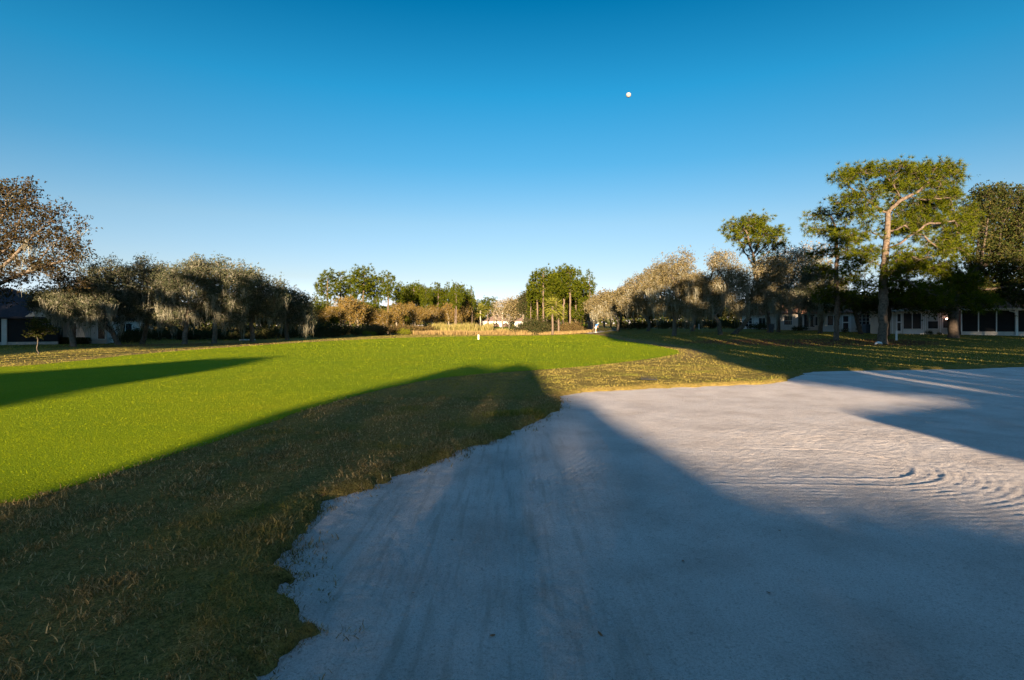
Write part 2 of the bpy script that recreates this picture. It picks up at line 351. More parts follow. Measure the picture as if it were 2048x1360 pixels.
def fsd(x, y): return sdf(x, y, FAIR)+.10*fbm(np.asarray(x)*2, np.asarray(y)*2, 3)
me, _, _ = gridmesh('fairway', axis([(-26, -6, .35, .12), (-6, 12, .12, .3), (12, 20, .3, .5)]), axis([(1, 12, .15, .15), (12, 30, .15, .3), (30, 92, .4, 1.2)]), lambda x, y: H(x, y)+.006, snap=fsd)
tag(link('fairway', me, M_fair), 'mown bright green fairway', 'fairway', kind='structure')
FARF = [(-12, 150), (22, 150), (34, 240), (-30, 240)]
me, _, _ = gridmesh('fairway', axis([(-40, 40, 2, 2)]), axis([(145, 245, 3, 3)]), lambda x, y: H(x, y)+.03, snap=lambda x, y: sdf(x, y, FARF))
tag(link('fairway', me, M_fair), 'far strip of green fairway beyond the marsh', 'fairway', kind='structure')
me, _, _ = gridmesh('sand_bunker', axis([(-3, -1.4, .1, .03), (-1.4, 5, .022, .026), (5, 9, .03, .08), (9, 28, .09, .2)]), axis([(-8, 1.8, .5, .1), (1.8, 8.6, .022, .026), (8.6, 14, .04, .09), (14, 23, .09, .14)]),
                    Hs, keep=lambda x, y: sdf(x, y, BUNK) < .9)
tag(link('sand_bunker', me, M_sand), 'pale raked sand of the bunker', 'sand', kind='structure')
me, _, _ = gridmesh('path', axis([(8, 45, .5, .5)]), axis([(80, 125, .5, .5)]), lambda x, y: H(x, y)+.02, snap=lambda x, y: sdf(x, y, PATH))
tag(link('path', me, M_path), 'pale concrete cart path curving under the trees', 'path', kind='structure')

# ------------------------------------------------------------ grass (stuff)
def blades(rs, X, Y, Z, hgt, wid, lean):
    n = len(X); a = rs.rand(n)*2*pi; l = hgt*(.5+rs.rand(n)); ln = lean*(.3+rs.rand(n)*.9)
    d = np.stack([np.cos(a), np.sin(a)], 1); h = l*np.cos(ln); r = l*np.sin(ln); b = rs.rand(n)*2*pi
    wx = np.cos(b)*wid/2; wy = np.sin(b)*wid/2
    base = np.stack([X, Y, Z], 1)
    V = np.zeros((n, 5, 3)); V[:, 0] = base; V[:, 0, 0] -= wx; V[:, 0, 1] -= wy; V[:, 1] = base; V[:, 1, 0] += wx; V[:, 1, 1] += wy
    mid = base.copy(); mid[:, 0] += d[:, 0]*r*.4; mid[:, 1] += d[:, 1]*r*.4; mid[:, 2] += h*.62
    V[:, 2] = mid; V[:, 2, 0] += wx*.8; V[:, 2, 1] += wy*.8; V[:, 3] = mid; V[:, 3, 0] -= wx*.8; V[:, 3, 1] -= wy*.8
    tip = base.copy(); tip[:, 0] += d[:, 0]*r; tip[:, 1] += d[:, 1]*r; tip[:, 2] += h; V[:, 4] = tip
    i = np.arange(n)[:, None]*5; q = np.concatenate([i+[0, 1, 2], i+[0, 2, 3], i+[3, 2, 4]], 0)
    return V.reshape(-1, 3), q
def scatter_grass(name, m, bands, inside, label, lean, seed):
    rs = np.random.RandomState(seed); VV = []; FF = []; n0 = 0
    for (y0, y1, dens, hg, wd) in bands:
        xl, xr = -.95*y1-.5, .95*y1+.5; n = int((xr-xl)*(y1-y0)*dens); x = rs.uniform(xl, xr, n); y = rs.uniform(y0, y1, n)
        k = (np.abs(x) < .95*y+.6); x, y = x[k], y[k]; k = inside(x, y, rs); x, y = x[k], y[k]
        hh = hg*(.75+.9*np.clip(fbm(x*1.7, y*1.7, 3)*smooth(30, 8, y)*(name == 'rough_grass')+.3, 0, 1.2))
        zz = H(x, y); zz = np.maximum(zz, Hs(x, y)) if name == 'rough_grass' and y1 < 14 else zz
        v, f = blades(rs, x, y, zz-.004, hh, wd*(.6+.8*rs.rand(len(x))), lean); VV.append(v); FF.append(f+n0); n0 += len(v)
    me = rawmesh(name, np.concatenate(VV), np.concatenate(FF)); o = link(name, me, m); tag(o, label, 'grass', kind='stuff'); return o
def in_rough(x, y, rs):
    d = bsd(x, y); f = sdf(x, y, FAIR); cl = fbm(x*3+5, y*3, 3)
    return ((d > -.03+.05*cl) | ((d > -.16) & (rs.rand(len(x)) < .6)) | ((d > -.34) & (cl > -.05) & (rs.rand(len(x)) < .16))) & (f > -.05) & ((y < 14) | (lawnf(x, y) < .3)) & (rs.rand(len(x)) < .45*0+np.clip(.46+1.5*cl+.9*fbm(x*7, y*7, 2), .14, 1)+ .3*(d < .3))
scatter_grass('rough_grass', M_blade, [(1.6, 3.2, 10500, .040, .0045), (3.2, 5, 7500, .040, .006), (5, 8, 4200, .040, .0085), (8, 12, 2000, .034, .011)],
              in_rough, 'coarse brown and green rough grass beside the bunker', 1.35, 11)
M_blade2 = leafmat('dry_turf_blades', [(.17, .14, .03), (.26, .215, .055), (.36, .285, .085), (.22, .19, .04)], .25, (.5, [(.12, .14, .02), (.18, .19, .03), (.26, .23, .05)], .46, .62))
scatter_grass('rough_grass', M_blade2, [(12, 22, 650, .024, .016), (22, 40, 130, .03, .032), (40, 90, 24, .035, .07)], in_rough, 'golden dormant rough turf further out beyond the bunker', 1.1, 14)
def in_lawn(x, y, rs): return (lawnf(x, y) > .3) & (sdf(x, y, FAIR) > 0) & (bsd(x, y) > .1) & (y > 14)
M_lblade = leafmat('lawn_grass_blades', [(.14, .14, .022), (.22, .20, .03), (.32, .26, .06), (.42, .31, .11)], .3)
scatter_grass('lawn_grass', M_lblade, [(14, 22, 220, .04, .022), (22, 40, 60, .045, .04), (40, 70, 16, .05, .08)], in_lawn, 'green lawn grass under and in front of the right and left trees', 1.2, 13)
scatter_grass('fairway_grass', M_fblade, [(4.5, 8, 4200, .015, .006), (8, 13, 1700, .015, .010), (13, 22, 420, .016, .016), (22, 40, 120, .018, .03), (40, 92, 26, .022, .065)],
              lambda x, y, rs: sdf(x, y, FAIR) < .02, 'short mown fairway grass', 1.0, 12)

# ------------------------------------------------------------ tree growing
def colonize(rs, nodes, par, A, step, kill, iters=140, wob=.25, up=.05):
    P = [np.array(p, float) for p in nodes]; par = list(par); A = A.copy()
    N0 = np.array(P); D = np.linalg.norm(A[:, None]-N0[None], axis=2); ni = D.argmin(1); nd = D.min(1); alive = np.ones(len(A), bool); stall = np.zeros(len(A), int); kc = {}
    for it in range(iters):
        if not alive.any(): break
        idx = np.where(alive)[0]; src = ni[idx]; Pn = np.array(P)
        v = A[idx]-Pn[src]; v /= np.linalg.norm(v, axis=1)[:, None]+1e-9
        us, inv = np.unique(src, return_inverse=True); s = np.zeros((len(us), 3)); np.add.at(s, inv, v)
        s += rs.normal(0, wob, s.shape)*np.sqrt(np.maximum(np.bincount(inv), 1))[:, None]; s[:, 2] += up
        s /= np.linalg.norm(s, axis=1)[:, None]+1e-9; new = Pn[us]+s*step; st = len(P)
        for k in range(len(us)): P.append(new[k]); par.append(int(us[k])); kc[int(us[k])] = kc.get(int(us[k]), 0)+1
        d = np.linalg.norm(A[idx][:, None]-new[None], axis=2); j = d.argmin(1); dm = d.min(1)
        up_ = dm < nd[idx]; ni[idx[up_]] = st+j[up_]; nd[idx[up_]] = dm[up_]
        stall[idx[up_]] = 0; stall[idx[~up_]] += 1
        alive[nd < kill] = False; alive[stall > 5] = False; alive[[kc.get(int(q), 0) > 3 for q in ni]] = False
        if len(P) > 9000: break
    return np.array(P), np.array(par)
def radii(P, par, r0, tip=.012, ex=2.3):
    n = len(P); a = np.zeros(n); kids = np.zeros(n, int)
    for i in range(n):
        if par[i] >= 0: kids[par[i]] += 1
    for i in range(n-1, -1, -1):
        if kids[i] == 0: a[i] = 1
        if par[i] >= 0: a[par[i]] += a[i]
    r = a**(1/ex); r = tip+(r0-tip)*(r-1)/(max(r[0]-1, 1e-6)); return r, kids
def skeleton_mesh(name, P, par, r, minr=0, flare=1.25):
    n = len(P); main = np.full(n, -1); br = np.zeros(n)
    for i in range(n):
        p = par[i]
        if p >= 0 and r[i] > br[p]: br[p] = r[i]; main[p] = i
    V = []; Fc = []; nv = 0
    starts = [(0, -1)]+[(i, par[i]) for i in range(1, n) if main[par[i]] != i]
    for s, p in starts:
        if r[s] < minr: continue
        ch = [s]
        while main[ch[-1]] >= 0 and r[main[ch[-1]]] >= minr: ch.append(main[ch[-1]])
        pts = [P[c] for c in ch]; rr = [r[c] for c in ch]
        if p >= 0: pts = [P[p]]+pts; rr = [min(r[s]*1.15, r[p])]+rr
        if len(pts) < 2: continue
        k = 9 if rr[0] > .12 else (5 if rr[0] > .04 else 3)
        pts = np.array(pts); t = np.gradient(pts, axis=0); t /= np.linalg.norm(t, axis=1)[:, None]+1e-9
        ref = np.array([.31, .77, .2]) if abs(t[0][2]) > .5 else np.array([.1, .2, .95])
        a = np.cross(t, ref); a /= np.linalg.norm(a, axis=1)[:, None]+1e-9; b = np.cross(t, a)
        rr = np.array(rr)
        if s == 0 and flare > 1: z0 = pts[0][2]; rr = rr*(1+(flare-1)*np.exp(-(pts[:, 2]-z0)/.35))
        ang = np.arange(k)*2*pi/k; ring = pts[:, None]+rr[:, None, None]*(a[:, None]*np.cos(ang)[None, :, None]+b[:, None]*np.sin(ang)[None, :, None])
        V.append(ring.reshape(-1, 3)); m_ = len(pts); i, j = np.meshgrid(np.arange(m_-1), np.arange(k), indexing='ij'); i = i.ravel(); j = j.ravel(); j2 = (j+1) % k
        Fc.append(np.stack([i*k+j, i*k+j2, (i+1)*k+j2, (i+1)*k+j], 1)+nv); nv += m_*k
    return rawmesh(name, np.concatenate(V), np.concatenate(Fc), True)
def leafcards(rs, P, size, asp=.5, upb=0.0):
    n = len(P); a = rs.normal(0, 1, (n, 3)); a[:, 2] += upb; a /= np.linalg.norm(a, axis=1)[:, None]; b = np.cross(a, rs.normal(0, 1, (n, 3))); b /= np.linalg.norm(b, axis=1)[:, None]
    s = (size*(.6+.8*rs.rand(n)))[:, None] if np.ndim(size) == 0 else size[:, None]
    V = np.stack([P-a*s*.5, P+b*s*asp*.5, P+a*s*.5, P-b*s*asp*.5], 1); i = np.arange(n)[:, None]*4
    return V.reshape(-1, 3), i+[0, 1, 2, 3]
def needle_tufts(rs, P, D, k, ln, wd):
    n = len(P); D = np.repeat(D, k, 0); P = np.repeat(P, k, 0); v = rs.normal(0, 1, (n*k, 3)); v /= np.linalg.norm(v, axis=1)[:, None]
    v = v+D*.75; v /= np.linalg.norm(v, axis=1)[:, None]; l = (ln*(.65+.6*rs.rand(n*k)))[:, None]
    s = np.cross(v, rs.normal(0, 1, (n*k, 3))); s /= np.linalg.norm(s, axis=1)[:, None]; droop = np.zeros_like(v); droop[:, 2] = -.12*l[:, 0]
    V = np.stack([P-s*wd*.5, P+s*wd*.5, P+v*l+droop], 1); i = np.arange(n*k)[:, None]*3
    return V.reshape(-1, 3), i+[0, 1, 2]
def moss_strips(rs, P, k, ln, wd):
    n = len(P); L_ = np.repeat(ln*(.35+.9*rs.rand(n)), k)*(.35+.75*rs.rand(n*k)); P = np.repeat(P, k, 0); m_ = n*k; of = rs.normal(0, 1, (m_, 3))*[.20, .20, .07]
    a = rs.rand(m_)*pi; w = wd*(.3+.9*rs.rand(m_)); lv = 5; V = np.zeros((m_, lv, 2, 3)); dr = rs.normal(0, .05, (m_, 2))
    for q in range(lv):
        t = q/(lv-1); c = P+of*(1-.75*t); c[:, 2] -= L_*t; c[:, :2] += dr*t*L_[:, None]+rs.normal(0, .035, (m_, 2))
        ww = w*(1-.85*t**1.3)*(.6+.7*rs.rand(m_))/2; V[:, q, 0] = c; V[:, q, 1] = c
        V[:, q, 0, 0] -= np.cos(a)*ww; V[:, q, 0, 1] -= np.sin(a)*ww; V[:, q, 1, 0] += np.cos(a)*ww; V[:, q, 1, 1] += np.sin(a)*ww
    i = np.arange(m_)[:, None]*lv*2; q = np.concatenate([i+[2*t, 2*t+1, 2*t+3, 2*t+2] for t in range(lv-1)], 0)
    return V.reshape(-1, 3), q
def blobs_pts(rs, blobs, n, shell=.35):
    vol = np.array([b[3]*b[4]*b[5] for b in blobs])**.8; idx = rs.choice(len(blobs), n, p=vol/vol.sum()); B = np.array(blobs)[idx]
    v = rs.normal(0, 1, (n, 3)); v /= np.linalg.norm(v, axis=1)[:, None]; v *= (rs.rand(n)**shell)[:, None]
    return B[:, :3]+v*B[:, 3:]
def px_blobs(base, depth, L_, dep=.8):
    """crown lumps measured on the photo (px x, y, rx, ry[, extra depth]) to metres relative to the tree's base"""
    r = []
    for b in L_:
        dd = b[4] if len(b) > 4 else 0; D = depth+dd; x = (b[0]-CX)/F*D; z = CZ-(b[1]-HY)/F*D; rx = b[2]/F*D; rz = b[3]/F*D
        r.append((x-base[0], D-base[1], z-base[2], rx, max(rx*dep, rz), rz))
    rb = np.random.RandomState(int(abs(base[0])*10)); 
    r = [(c[0], c[1], c[2], c[3]*.88, c[4]*.88, c[5]*.85) for c in r]
    for c in list(r):                # small sprays standing out of each lump break up its outline
        for _ in range(3):
            a = rb.uniform(-.2, pi+.2); q_ = rb.uniform(.22, .42); r.append((c[0]+cos(a)*c[3]*1.0, c[1]+rb.uniform(-.5, .5)*c[4], c[2]+sin(a)*c[5]*1.0, c[3]*q_, c[4]*q_, c[5]*q_*1.2))
    return r
def make_tree(name, base, trunk, blobs, seed, kind, leaf, bark, n_att=420, leaves=9000, lsize=.11, r0=.3, step=.34, kill=.5, moss=0, mossl=1.1, tufts=22, minr=.006, label='', cat='tree', group=None, up=.05, wob=.25, ring=True, spread=.2, ex=2.3, mossm=None, twigs=2, twl=1.3, limbs=None, twr=.011):
    rs = np.random.RandomState(seed)
    tp = []; T = [np.array(t, float) for t in trunk]
    for a, b in zip(T[:-1], T[1:]):
        m_ = max(2, int(np.linalg.norm(b-a)/step)); tp += [a+(b-a)*k/m_ for k in range(m_)]
    tp.append(T[-1]); tp = np.array(tp); tp[1:-1] += rs.normal(0, .03, tp[1:-1].shape)*[1, 1, 0]
    A = blobs_pts(rs, blobs, n_att); par = [-1]+list(range(len(tp)-1))
    tpl = [tuple(q_) for q_ in tp]; ntr = len(tp)
    for lb in (limbs or []):         # main limbs drawn by hand, joined to the nearest point of the trunk
        k0 = int(np.argmin([np.linalg.norm(np.array(lb[0])-np.array(q_)) for q_ in tpl])); prev = k0
        for a, b in zip(lb[:-1], lb[1:]):
            a = np.array(a, float); b = np.array(b, float); m_ = max(1, int(np.linalg.norm(b-a)/step))
            for k in range(1, m_+1): tpl.append(tuple(a+(b-a)*k/m_+rs.normal(0, .04, 3))); par.append(prev); prev = len(tpl)-1
    tp = np.array(tpl)
    P, par = colonize(rs, tp, par, A, step, kill, wob=wob, up=up)
    r, kids = radii(P, par, r0, ex=ex, tip=.012)
    cand = np.where((r < r0*.4) & (np.arange(len(P)) >= ntr))[0]; n0 = len(P); nt_ = len(cand)*twigs
    if nt_:
        src = np.tile(cand, twigs); fw = P[src]-P[par[src]]; fw /= np.linalg.norm(fw, axis=1)[:, None]+1e-9
        v = rs.normal(0, 1, (nt_, 3)); v[:, 2] *= .6; v = v/np.linalg.norm(v, axis=1)[:, None]+fw*.6+[0, 0, up*2]; v /= np.linalg.norm(v, axis=1)[:, None]
        l = step*twl*(.5+rs.rand(nt_))[:, None]; p1 = P[src]+v*l*.5; p2 = p1+(v+rs.normal(0, .35, (nt_, 3)))*l*.5
        P = np.concatenate([P, p1, p2]); par = np.concatenate([par, src, n0+np.arange(nt_)])
        r = np.concatenate([r, np.full(nt_, twr), np.full(nt_, twr*.6)]); kids = np.concatenate([kids, np.ones(nt_, int), np.zeros(nt_, int)])
    root = empty(name, base, label, cat, group)
    link('trunk', skeleton_mesh('trunk', P, par, r, minr), bark, root)
    tips = np.where((kids == 0) & (np.arange(len(P)) >= len(tp)))[0]; thin = np.where((r < r0*.22) & (np.arange(len(P)) >= len(tp)))[0]
    if kind == 'pine':
        src = tips; d = P[src]-P[par[src]]; d /= np.linalg.norm(d, axis=1)[:, None]+1e-9; d[:, 2] += .35
        V, Fc = needle_tufts(rs, P[src]+rs.normal(0, .06, (len(src), 3)), d, tufts, lsize, leaves)
    elif leaves:
        w = np.concatenate([tips, tips, thin]); src = rs.choice(w, leaves); off = rs.normal(0, spread, (leaves, 3)); off[:, 2] = off[:, 2]*.8+.03
        # leaves hang together in sprays
        sp_ = rs.normal(0, spread, (len(P), 5, 3)); off = sp_[src, rs.randint(0, 5, leaves)]+off*.24
        V, Fc = leafcards(rs, P[src]+off, lsize)
    if leaves: link('crown', rawmesh('crown', V, Fc), leaf, root)
    if moss:
        zt_ = P[thin][:, 2]; w = thin[zt_ < np.percentile(zt_, 60)]; src = rs.choice(w, moss)
        V, Fc = moss_strips(rs, P[src], 16, mossl*(.35+.9*rs.rand(len(src))), .055); src = rs.choice(thin, moss*7)
        V2, F2 = moss_strips(rs, P[src], 5, .45*(.4+rs.rand(len(src))), .06); Fc = np.concatenate([Fc, F2+len(V)]); V = np.concatenate([V, V2]); link('spanish_moss', rawmesh('spanish_moss', V, Fc), mossm or M_moss, root)
    return root, P
def copy_tree(o, loc, rz, sc, label=None, group=None):
    c = o.copy(); C.objects.link(c); c.location = loc; c.rotation_euler = (0, 0, rz); c.scale = (sc[0], sc[0], sc[1]) if hasattr(sc, '__len__') else (sc, sc, sc)
    if label: c['label'] = label
    if group: c['group'] = group
    for ch in list(o.children):
        d = ch.copy(); C.objects.link(d); d.parent = c
    return c
def gb(px, depth):
    x = (px-CX)/F*depth; return (x, depth, float(H(np.array([x]), np.array([depth]))[0]))
def Z(x, y): return float(H(np.array([x]), np.array([y]))[0])
def tr(base, depth, pts):          # trunk way-points given as photo pixels (x, y[, extra depth])
    r = [(0, 0, -.1)]
    for p in pts:
        D = depth+(p[2] if len(p) > 2 else 0); r.append(((p[0]-CX)/F*D-base[0], D-base[1], CZ-(p[1]-HY)/F*D-base[2]))
    return r

# ---- big pine on the right and its neighbours
b = gb(1765, 43)
def LM(b, D, *pts): return [((p[0]-CX)/F*(D+p[2])-b[0], D+p[2]-b[1], CZ-(p[1]-HY)/F*(D+p[2])-b[2]) for p in pts]
BIGL = [LM(b, 43, *l) for l in [
    [(1775, 428, 0), (1745, 407, .4), (1710, 382, .8), (1690, 362, 1.4)], [(1776, 424, 0), (1800, 402, -.3), (1840, 380, -.8), (1885, 356, -1)], [(1815, 396, -.4), (1850, 401, -1), (1900, 394, -1.6)],
    [(1805, 399, -.3), (1787, 372, .2), (1770, 350, .6)], [(1771, 465, 0), (1810, 452, -.8), (1845, 470, -1.3), (1872, 492, -1.4)], [(1770, 480, 0), (1740, 462, .6), (1700, 470, 1.5), (1670, 462, 2)],
    [(1770, 500, 0), (1800, 486, -1), (1850, 450, -1.5), (1910, 440, -1.8)], [(1769, 520, 0), (1800, 505, -1), (1840, 520, -2.2), (1900, 500, -2.8)], [(1768, 535, 0), (1735, 520, .8), (1700, 500, 1.6)],
    [(1768, 560, 0), (1810, 560, -1.5), (1860, 585, -2.6)], [(1768, 575, 0), (1740, 570, .3), (1715, 540, 1)], [(1768, 550, 0), (1790, 545, 1.4), (1850, 535, 2.2), (1920, 560, 2.4)], [(1776, 430, 0), (1790, 395, 1.2), (1830, 350, 2)], [(1840, 380, -.8), (1870, 352, .2), (1905, 332, .6)]]]
make_tree('pine_tree', b, tr(b, 43, [(1767, 600), (1768, 540), (1773, 480), (1776, 425)]), px_blobs(b, 43, [
    (1685, 356, 28, 14), (1730, 346, 35, 15), (1790, 338, 42, 14), (1850, 343, 45, 16, 1), (1902, 352, 24, 22), (1906, 326, 9, 7), (1695, 405, 32, 16, 1), (1800, 372, 45, 16, 1.5), (1880, 395, 40, 24),
    (1922, 445, 32, 30), (1902, 492, 42, 28, -1), (1850, 450, 36, 20), (1820, 520, 40, 18, -1), (1725, 430, 26, 10, -1), (1698, 480, 32, 14), (1715, 525, 28, 14), (1800, 575, 38, 18), (1862, 590, 46, 24, -1),
    (1925, 565, 40, 26), (1960, 610, 36, 16, -1), (1735, 575, 24, 10), (1695, 545, 28, 11, 1), (1850, 540, 40, 18, 1), (1822, 422, 38, 18, .5), (1745, 385, 28, 12), (1868, 425, 30, 18), (1800, 455, 34, 14, 1.2), (1742, 505, 24, 12, .6), (1880, 540, 36, 20, .5), (1790, 545, 26, 14, -1)]), 21, 'pine', M_needle, M_pinebark,
    n_att=3200, leaves=.030, lsize=.38, r0=.32, step=.30, kill=.34, tufts=26, limbs=BIGL, twigs=3, label='tallest flat-topped pine with forked pale limbs on the right lawn', group='pines on the right lawn', up=.12, ex=1.75, wob=.5)
b = gb(1672, 47)
make_tree('pine_tree', b, tr(b, 47, [(1674, 610), (1672, 540), (1674, 460)]), px_blobs(b, 47, [(1640, 432, 28, 12), (1683, 428, 28, 12), (1668, 466, 36, 11), (1632, 462, 20, 12), (1638, 505, 26, 12), (1692, 508, 30, 13),
    (1650, 542, 30, 10), (1700, 562, 30, 13), (1655, 590, 30, 12), (1690, 600, 24, 12)]), 22, 'pine', M_needle, M_pinebark, n_att=1000, leaves=.028, lsize=.33, r0=.2, step=.30, kill=.34, tufts=22, twigs=3,
    label='shorter dark pine just left of the tallest pine', group='pines on the right lawn', up=.1, ex=2.0, wob=.45)
b = gb(1540, 66)
make_tree('pine_tree', b, tr(b, 66, [(1530, 600), (1510, 545), (1506, 500)]), px_blobs(b, 66, [(1498, 456, 42, 13), (1534, 466, 32, 14), (1475, 470, 22, 14), (1510, 443, 34, 8), (1556, 488, 20, 10), (1500, 486, 36, 8), (1468, 452, 16, 10)]), 23,
    'pine', M_needle, M_pinebark, n_att=1000, leaves=.045, lsize=.42, r0=.24, step=.38, kill=.42, tufts=22, twigs=3, limbs=[LM(b, 66, *l) for l in [[(1509, 535, 0), (1490, 505, .5), (1474, 475, 1)], [(1508, 520, 0), (1500, 490, -.6), (1492, 460, -1)], [(1508, 510, 0), (1520, 480, .4), (1530, 460, 0)], [(1510, 530, 0), (1535, 505, -.5), (1556, 488, -1)], [(1508, 515, 0), (1530, 492, 1), (1545, 475, 1.5)]]], label='round-topped pine rising above the mossy oaks', group='pines on the right lawn', up=.1, ex=2.0, wob=.45)
b = gb(1906, 50)
make_tree('oak_tree', b, tr(b, 50, [(1906, 640), (1908, 600), (1925, 560)]), px_blobs(b, 50, [(2000, 405, 66, 32), (1965, 440, 45, 45), (2035, 470, 60, 60), (1985, 520, 60, 55), (2020, 575, 65, 35), (1935, 590, 50, 34), (1862, 612, 48, 18), (1830, 600, 40, 18),
    (2110, 440, 80, 70), (2110, 540, 80, 60), (1985, 385, 35, 16), (2080, 600, 50, 20)]), 24, 'oak', M_oakdark, M_darkbark, n_att=2600, leaves=120000, lsize=.17, r0=.40, step=.36, kill=.42,
    label='large dark oak with a thick trunk beside the screened porch', spread=.26)
b = gb(1775, 53)
make_tree('oak_tree', b, tr(b, 53, [(1776, 645), (1778, 620)]), px_blobs(b, 53, [(1770, 600, 60, 16), (1820, 605, 40, 14), (1725, 610, 40, 14)]), 25, 'oak', M_oakdark, M_darkbark, n_att=500, leaves=16000, lsize=.16, r0=.18,
    label='low dark oak spreading behind the tallest pine')
b = gb(1722, 58)
make_tree('oak_tree', b, tr(b, 58, [(1716, 650), (1710, 625)]), px_blobs(b, 58, [(1700, 600, 45, 16), (1740, 610, 30, 14), (1665, 610, 35, 14)]), 26, 'oak', M_oakdark, M_darkbark, n_att=500, leaves=14000, lsize=.16, r0=.2, moss=40, mossl=1.3,
    label='crooked dark oak between the shorter pine and the tallest pine')

# ---- mossy oaks, right group
ROAK = [
 (1236, 88, [(1236, 640)], [(1215, 605, 30, 22), (1245, 600, 26, 22), (1200, 618, 24, 20)], 'furthest small mossy oak beside the cart path'),
 (1296, 80, [(1300, 650), (1290, 630)], [(1275, 580, 34, 28), (1310, 560, 32, 30), (1255, 605, 26, 22), (1300, 610, 40, 18)], 'mossy oak with a forked trunk right of the golfer'),
 (1348, 60, [(1349, 640), (1350, 615)], [(1345, 545, 40, 28), (1370, 530, 26, 22), (1325, 575, 36, 26), (1375, 585, 34, 30), (1350, 610, 50, 18)], 'mossy oak with an upright dark trunk at the edge of the shade'),
 (1441, 58, [(1438, 645), (1425, 628), (1400, 622)], [(1440, 525, 28, 24), (1410, 570, 38, 30), (1450, 580, 38, 34), (1400, 612, 42, 18), (1470, 550, 28, 24)], 'mossy oak bending left from a pale upright trunk'),
 (1466, 59, [(1482, 655), (1496, 638), (1500, 610)], [(1510, 570, 44, 34), (1545, 545, 40, 36), (1500, 610, 44, 22), (1550, 600, 44, 26)], 'mossy oak leaning right from a slanting trunk'),
 (1557, 68, [(1556, 640), (1560, 610)], [(1560, 540, 46, 34), (1600, 520, 38, 28), (1590, 575, 46, 34), (1625, 600, 36, 24), (1535, 590, 40, 26)], 'mossy oak standing in front of the white villas'),
 (1640, 62, [(1643, 640), (1645, 610)], [(1640, 560, 34, 34), (1620, 600, 40, 22), (1665, 585, 30, 26)], 'grey mossy oak left of the shorter pine'),
 (1385, 74, [(1388, 650), (1390, 630)], [(1385, 575, 34, 30), (1410, 600, 40, 22)], 'mossy oak in the back row of the right group'),
]
for i, (px, D, tk, bl, lab) in enumerate(ROAK):
    b = gb(px, D); sc = D/60
    make_tree('oak_tree', b, tr(b, D, tk), px_blobs(b, D, bl), 40+i, 'oak', M_oakleaf if i not in (5, 6) else M_oakgrey, M_palebark if i != 2 else M_bark, n_att=1500, leaves=44000, lsize=.105*sc, r0=.22 if i != 0 else .18,
              step=.34*sc**.5, kill=.38, moss=95, mossl=2.0, minr=.008, label=lab, group='mossy oaks on the right', wob=.4, ex=2.2)
# ---- left group
b = gb(-60, 43)
make_tree('oak_tree', b, tr(b, 43, [(-55, 640), (-40, 590), (-30, 560)]), px_blobs(b, 43, [(20, 400, 46, 34), (55, 378, 30, 22), (85, 430, 46, 34), (30, 470, 60, 40), (112, 478, 42, 26), (150, 505, 32, 34), (165, 455, 12, 18), (90, 535, 56, 24),
    (20, 555, 46, 20), (150, 565, 36, 16), (-60, 400, 80, 60), (-80, 500, 90, 60), (0, 590, 40, 14)]), 60, 'oak', M_oakshade, M_bark, n_att=2200, leaves=30000, lsize=.18, r0=.34, step=.36, kill=.42, moss=14, mossl=3.0,
    label='tall open oak at the left edge with drooping moss', wob=.35, ex=2.1)
LOAK = [
 (146, 46, [(142, 655), (140, 630)], [(125, 598, 56, 22), (165, 590, 44, 28), (95, 606, 40, 16), (190, 612, 36, 20)], 'dark mossy oak in front of the left house wall'),
 (238, 50, [(225, 665), (200, 640), (205, 610)], [(195, 565, 40, 34), (230, 560, 40, 36), (180, 605, 50, 22), (240, 600, 44, 26)], 'dark mossy oak with a leaning trunk at the end of the left row'),
 (284, 52, [(292, 660), (300, 630)], [(290, 555, 44, 34), (325, 570, 40, 36), (280, 600, 46, 26)], 'mossy oak with a pale slanting trunk in the left row'),
 (368, 49, [(372, 650), (378, 620)], [(385, 548, 44, 30), (350, 570, 40, 34), (400, 590, 44, 30), (350, 610, 40, 20)], 'tall rounded mossy oak in the middle of the left row'),
 (428, 50, [(430, 650), (440, 620)], [(430, 555, 38, 34), (470, 565, 40, 34), (450, 605, 50, 26)], 'mossy oak with a straight pale trunk in the left row'),
 (505, 54, [(503, 650), (508, 620)], [(505, 575, 36, 32), (540, 590, 36, 28), (500, 615, 44, 20)], 'mossy oak with long hanging moss right of the straight trunk'),
 (575, 60, [(572, 655), (575, 640)], [(570, 600, 36, 26), (605, 612, 26, 22), (560, 625, 36, 16)], 'small mossy oak with bare silvery limbs ending the left row'),
]
for i, (px, D, tk, bl, lab) in enumerate(LOAK):
    b = gb(px, D); bl = bl+[(px+(-1)**i*28, 632+(i*7) % 11, 30, 13), (px-(-1)**i*24, 622, 26, 14)]
    make_tree('oak_tree', b, tr(b, D, tk), px_blobs(b, D, bl), 70+i, 'oak', M_oakgrey, M_palebark if i in (2, 4, 6) else M_bark, n_att=1500, leaves=46000, lsize=.105, r0=.2, step=.33, kill=.38, moss=85, mossl=1.7,
              minr=.008, label=lab, group='mossy oaks on the left', wob=.4, ex=2.2)
b = gb(75, 29.5)
make_tree('young_tree', b, [(0, 0, -.05), (.02, 0, 1.1)], px_blobs(b, 29.5, [(75, 660, 20, 18), (62, 668, 14, 10), (92, 664, 12, 10), (78, 645, 12, 10)]), 80, 'oak', M_oakdark, M_palebark, n_att=160, leaves=4200, lsize=.075, r0=.035, step=.14, kill=.2,
          label='young sapling with a thin pale trunk on the left lawn', spread=.1)

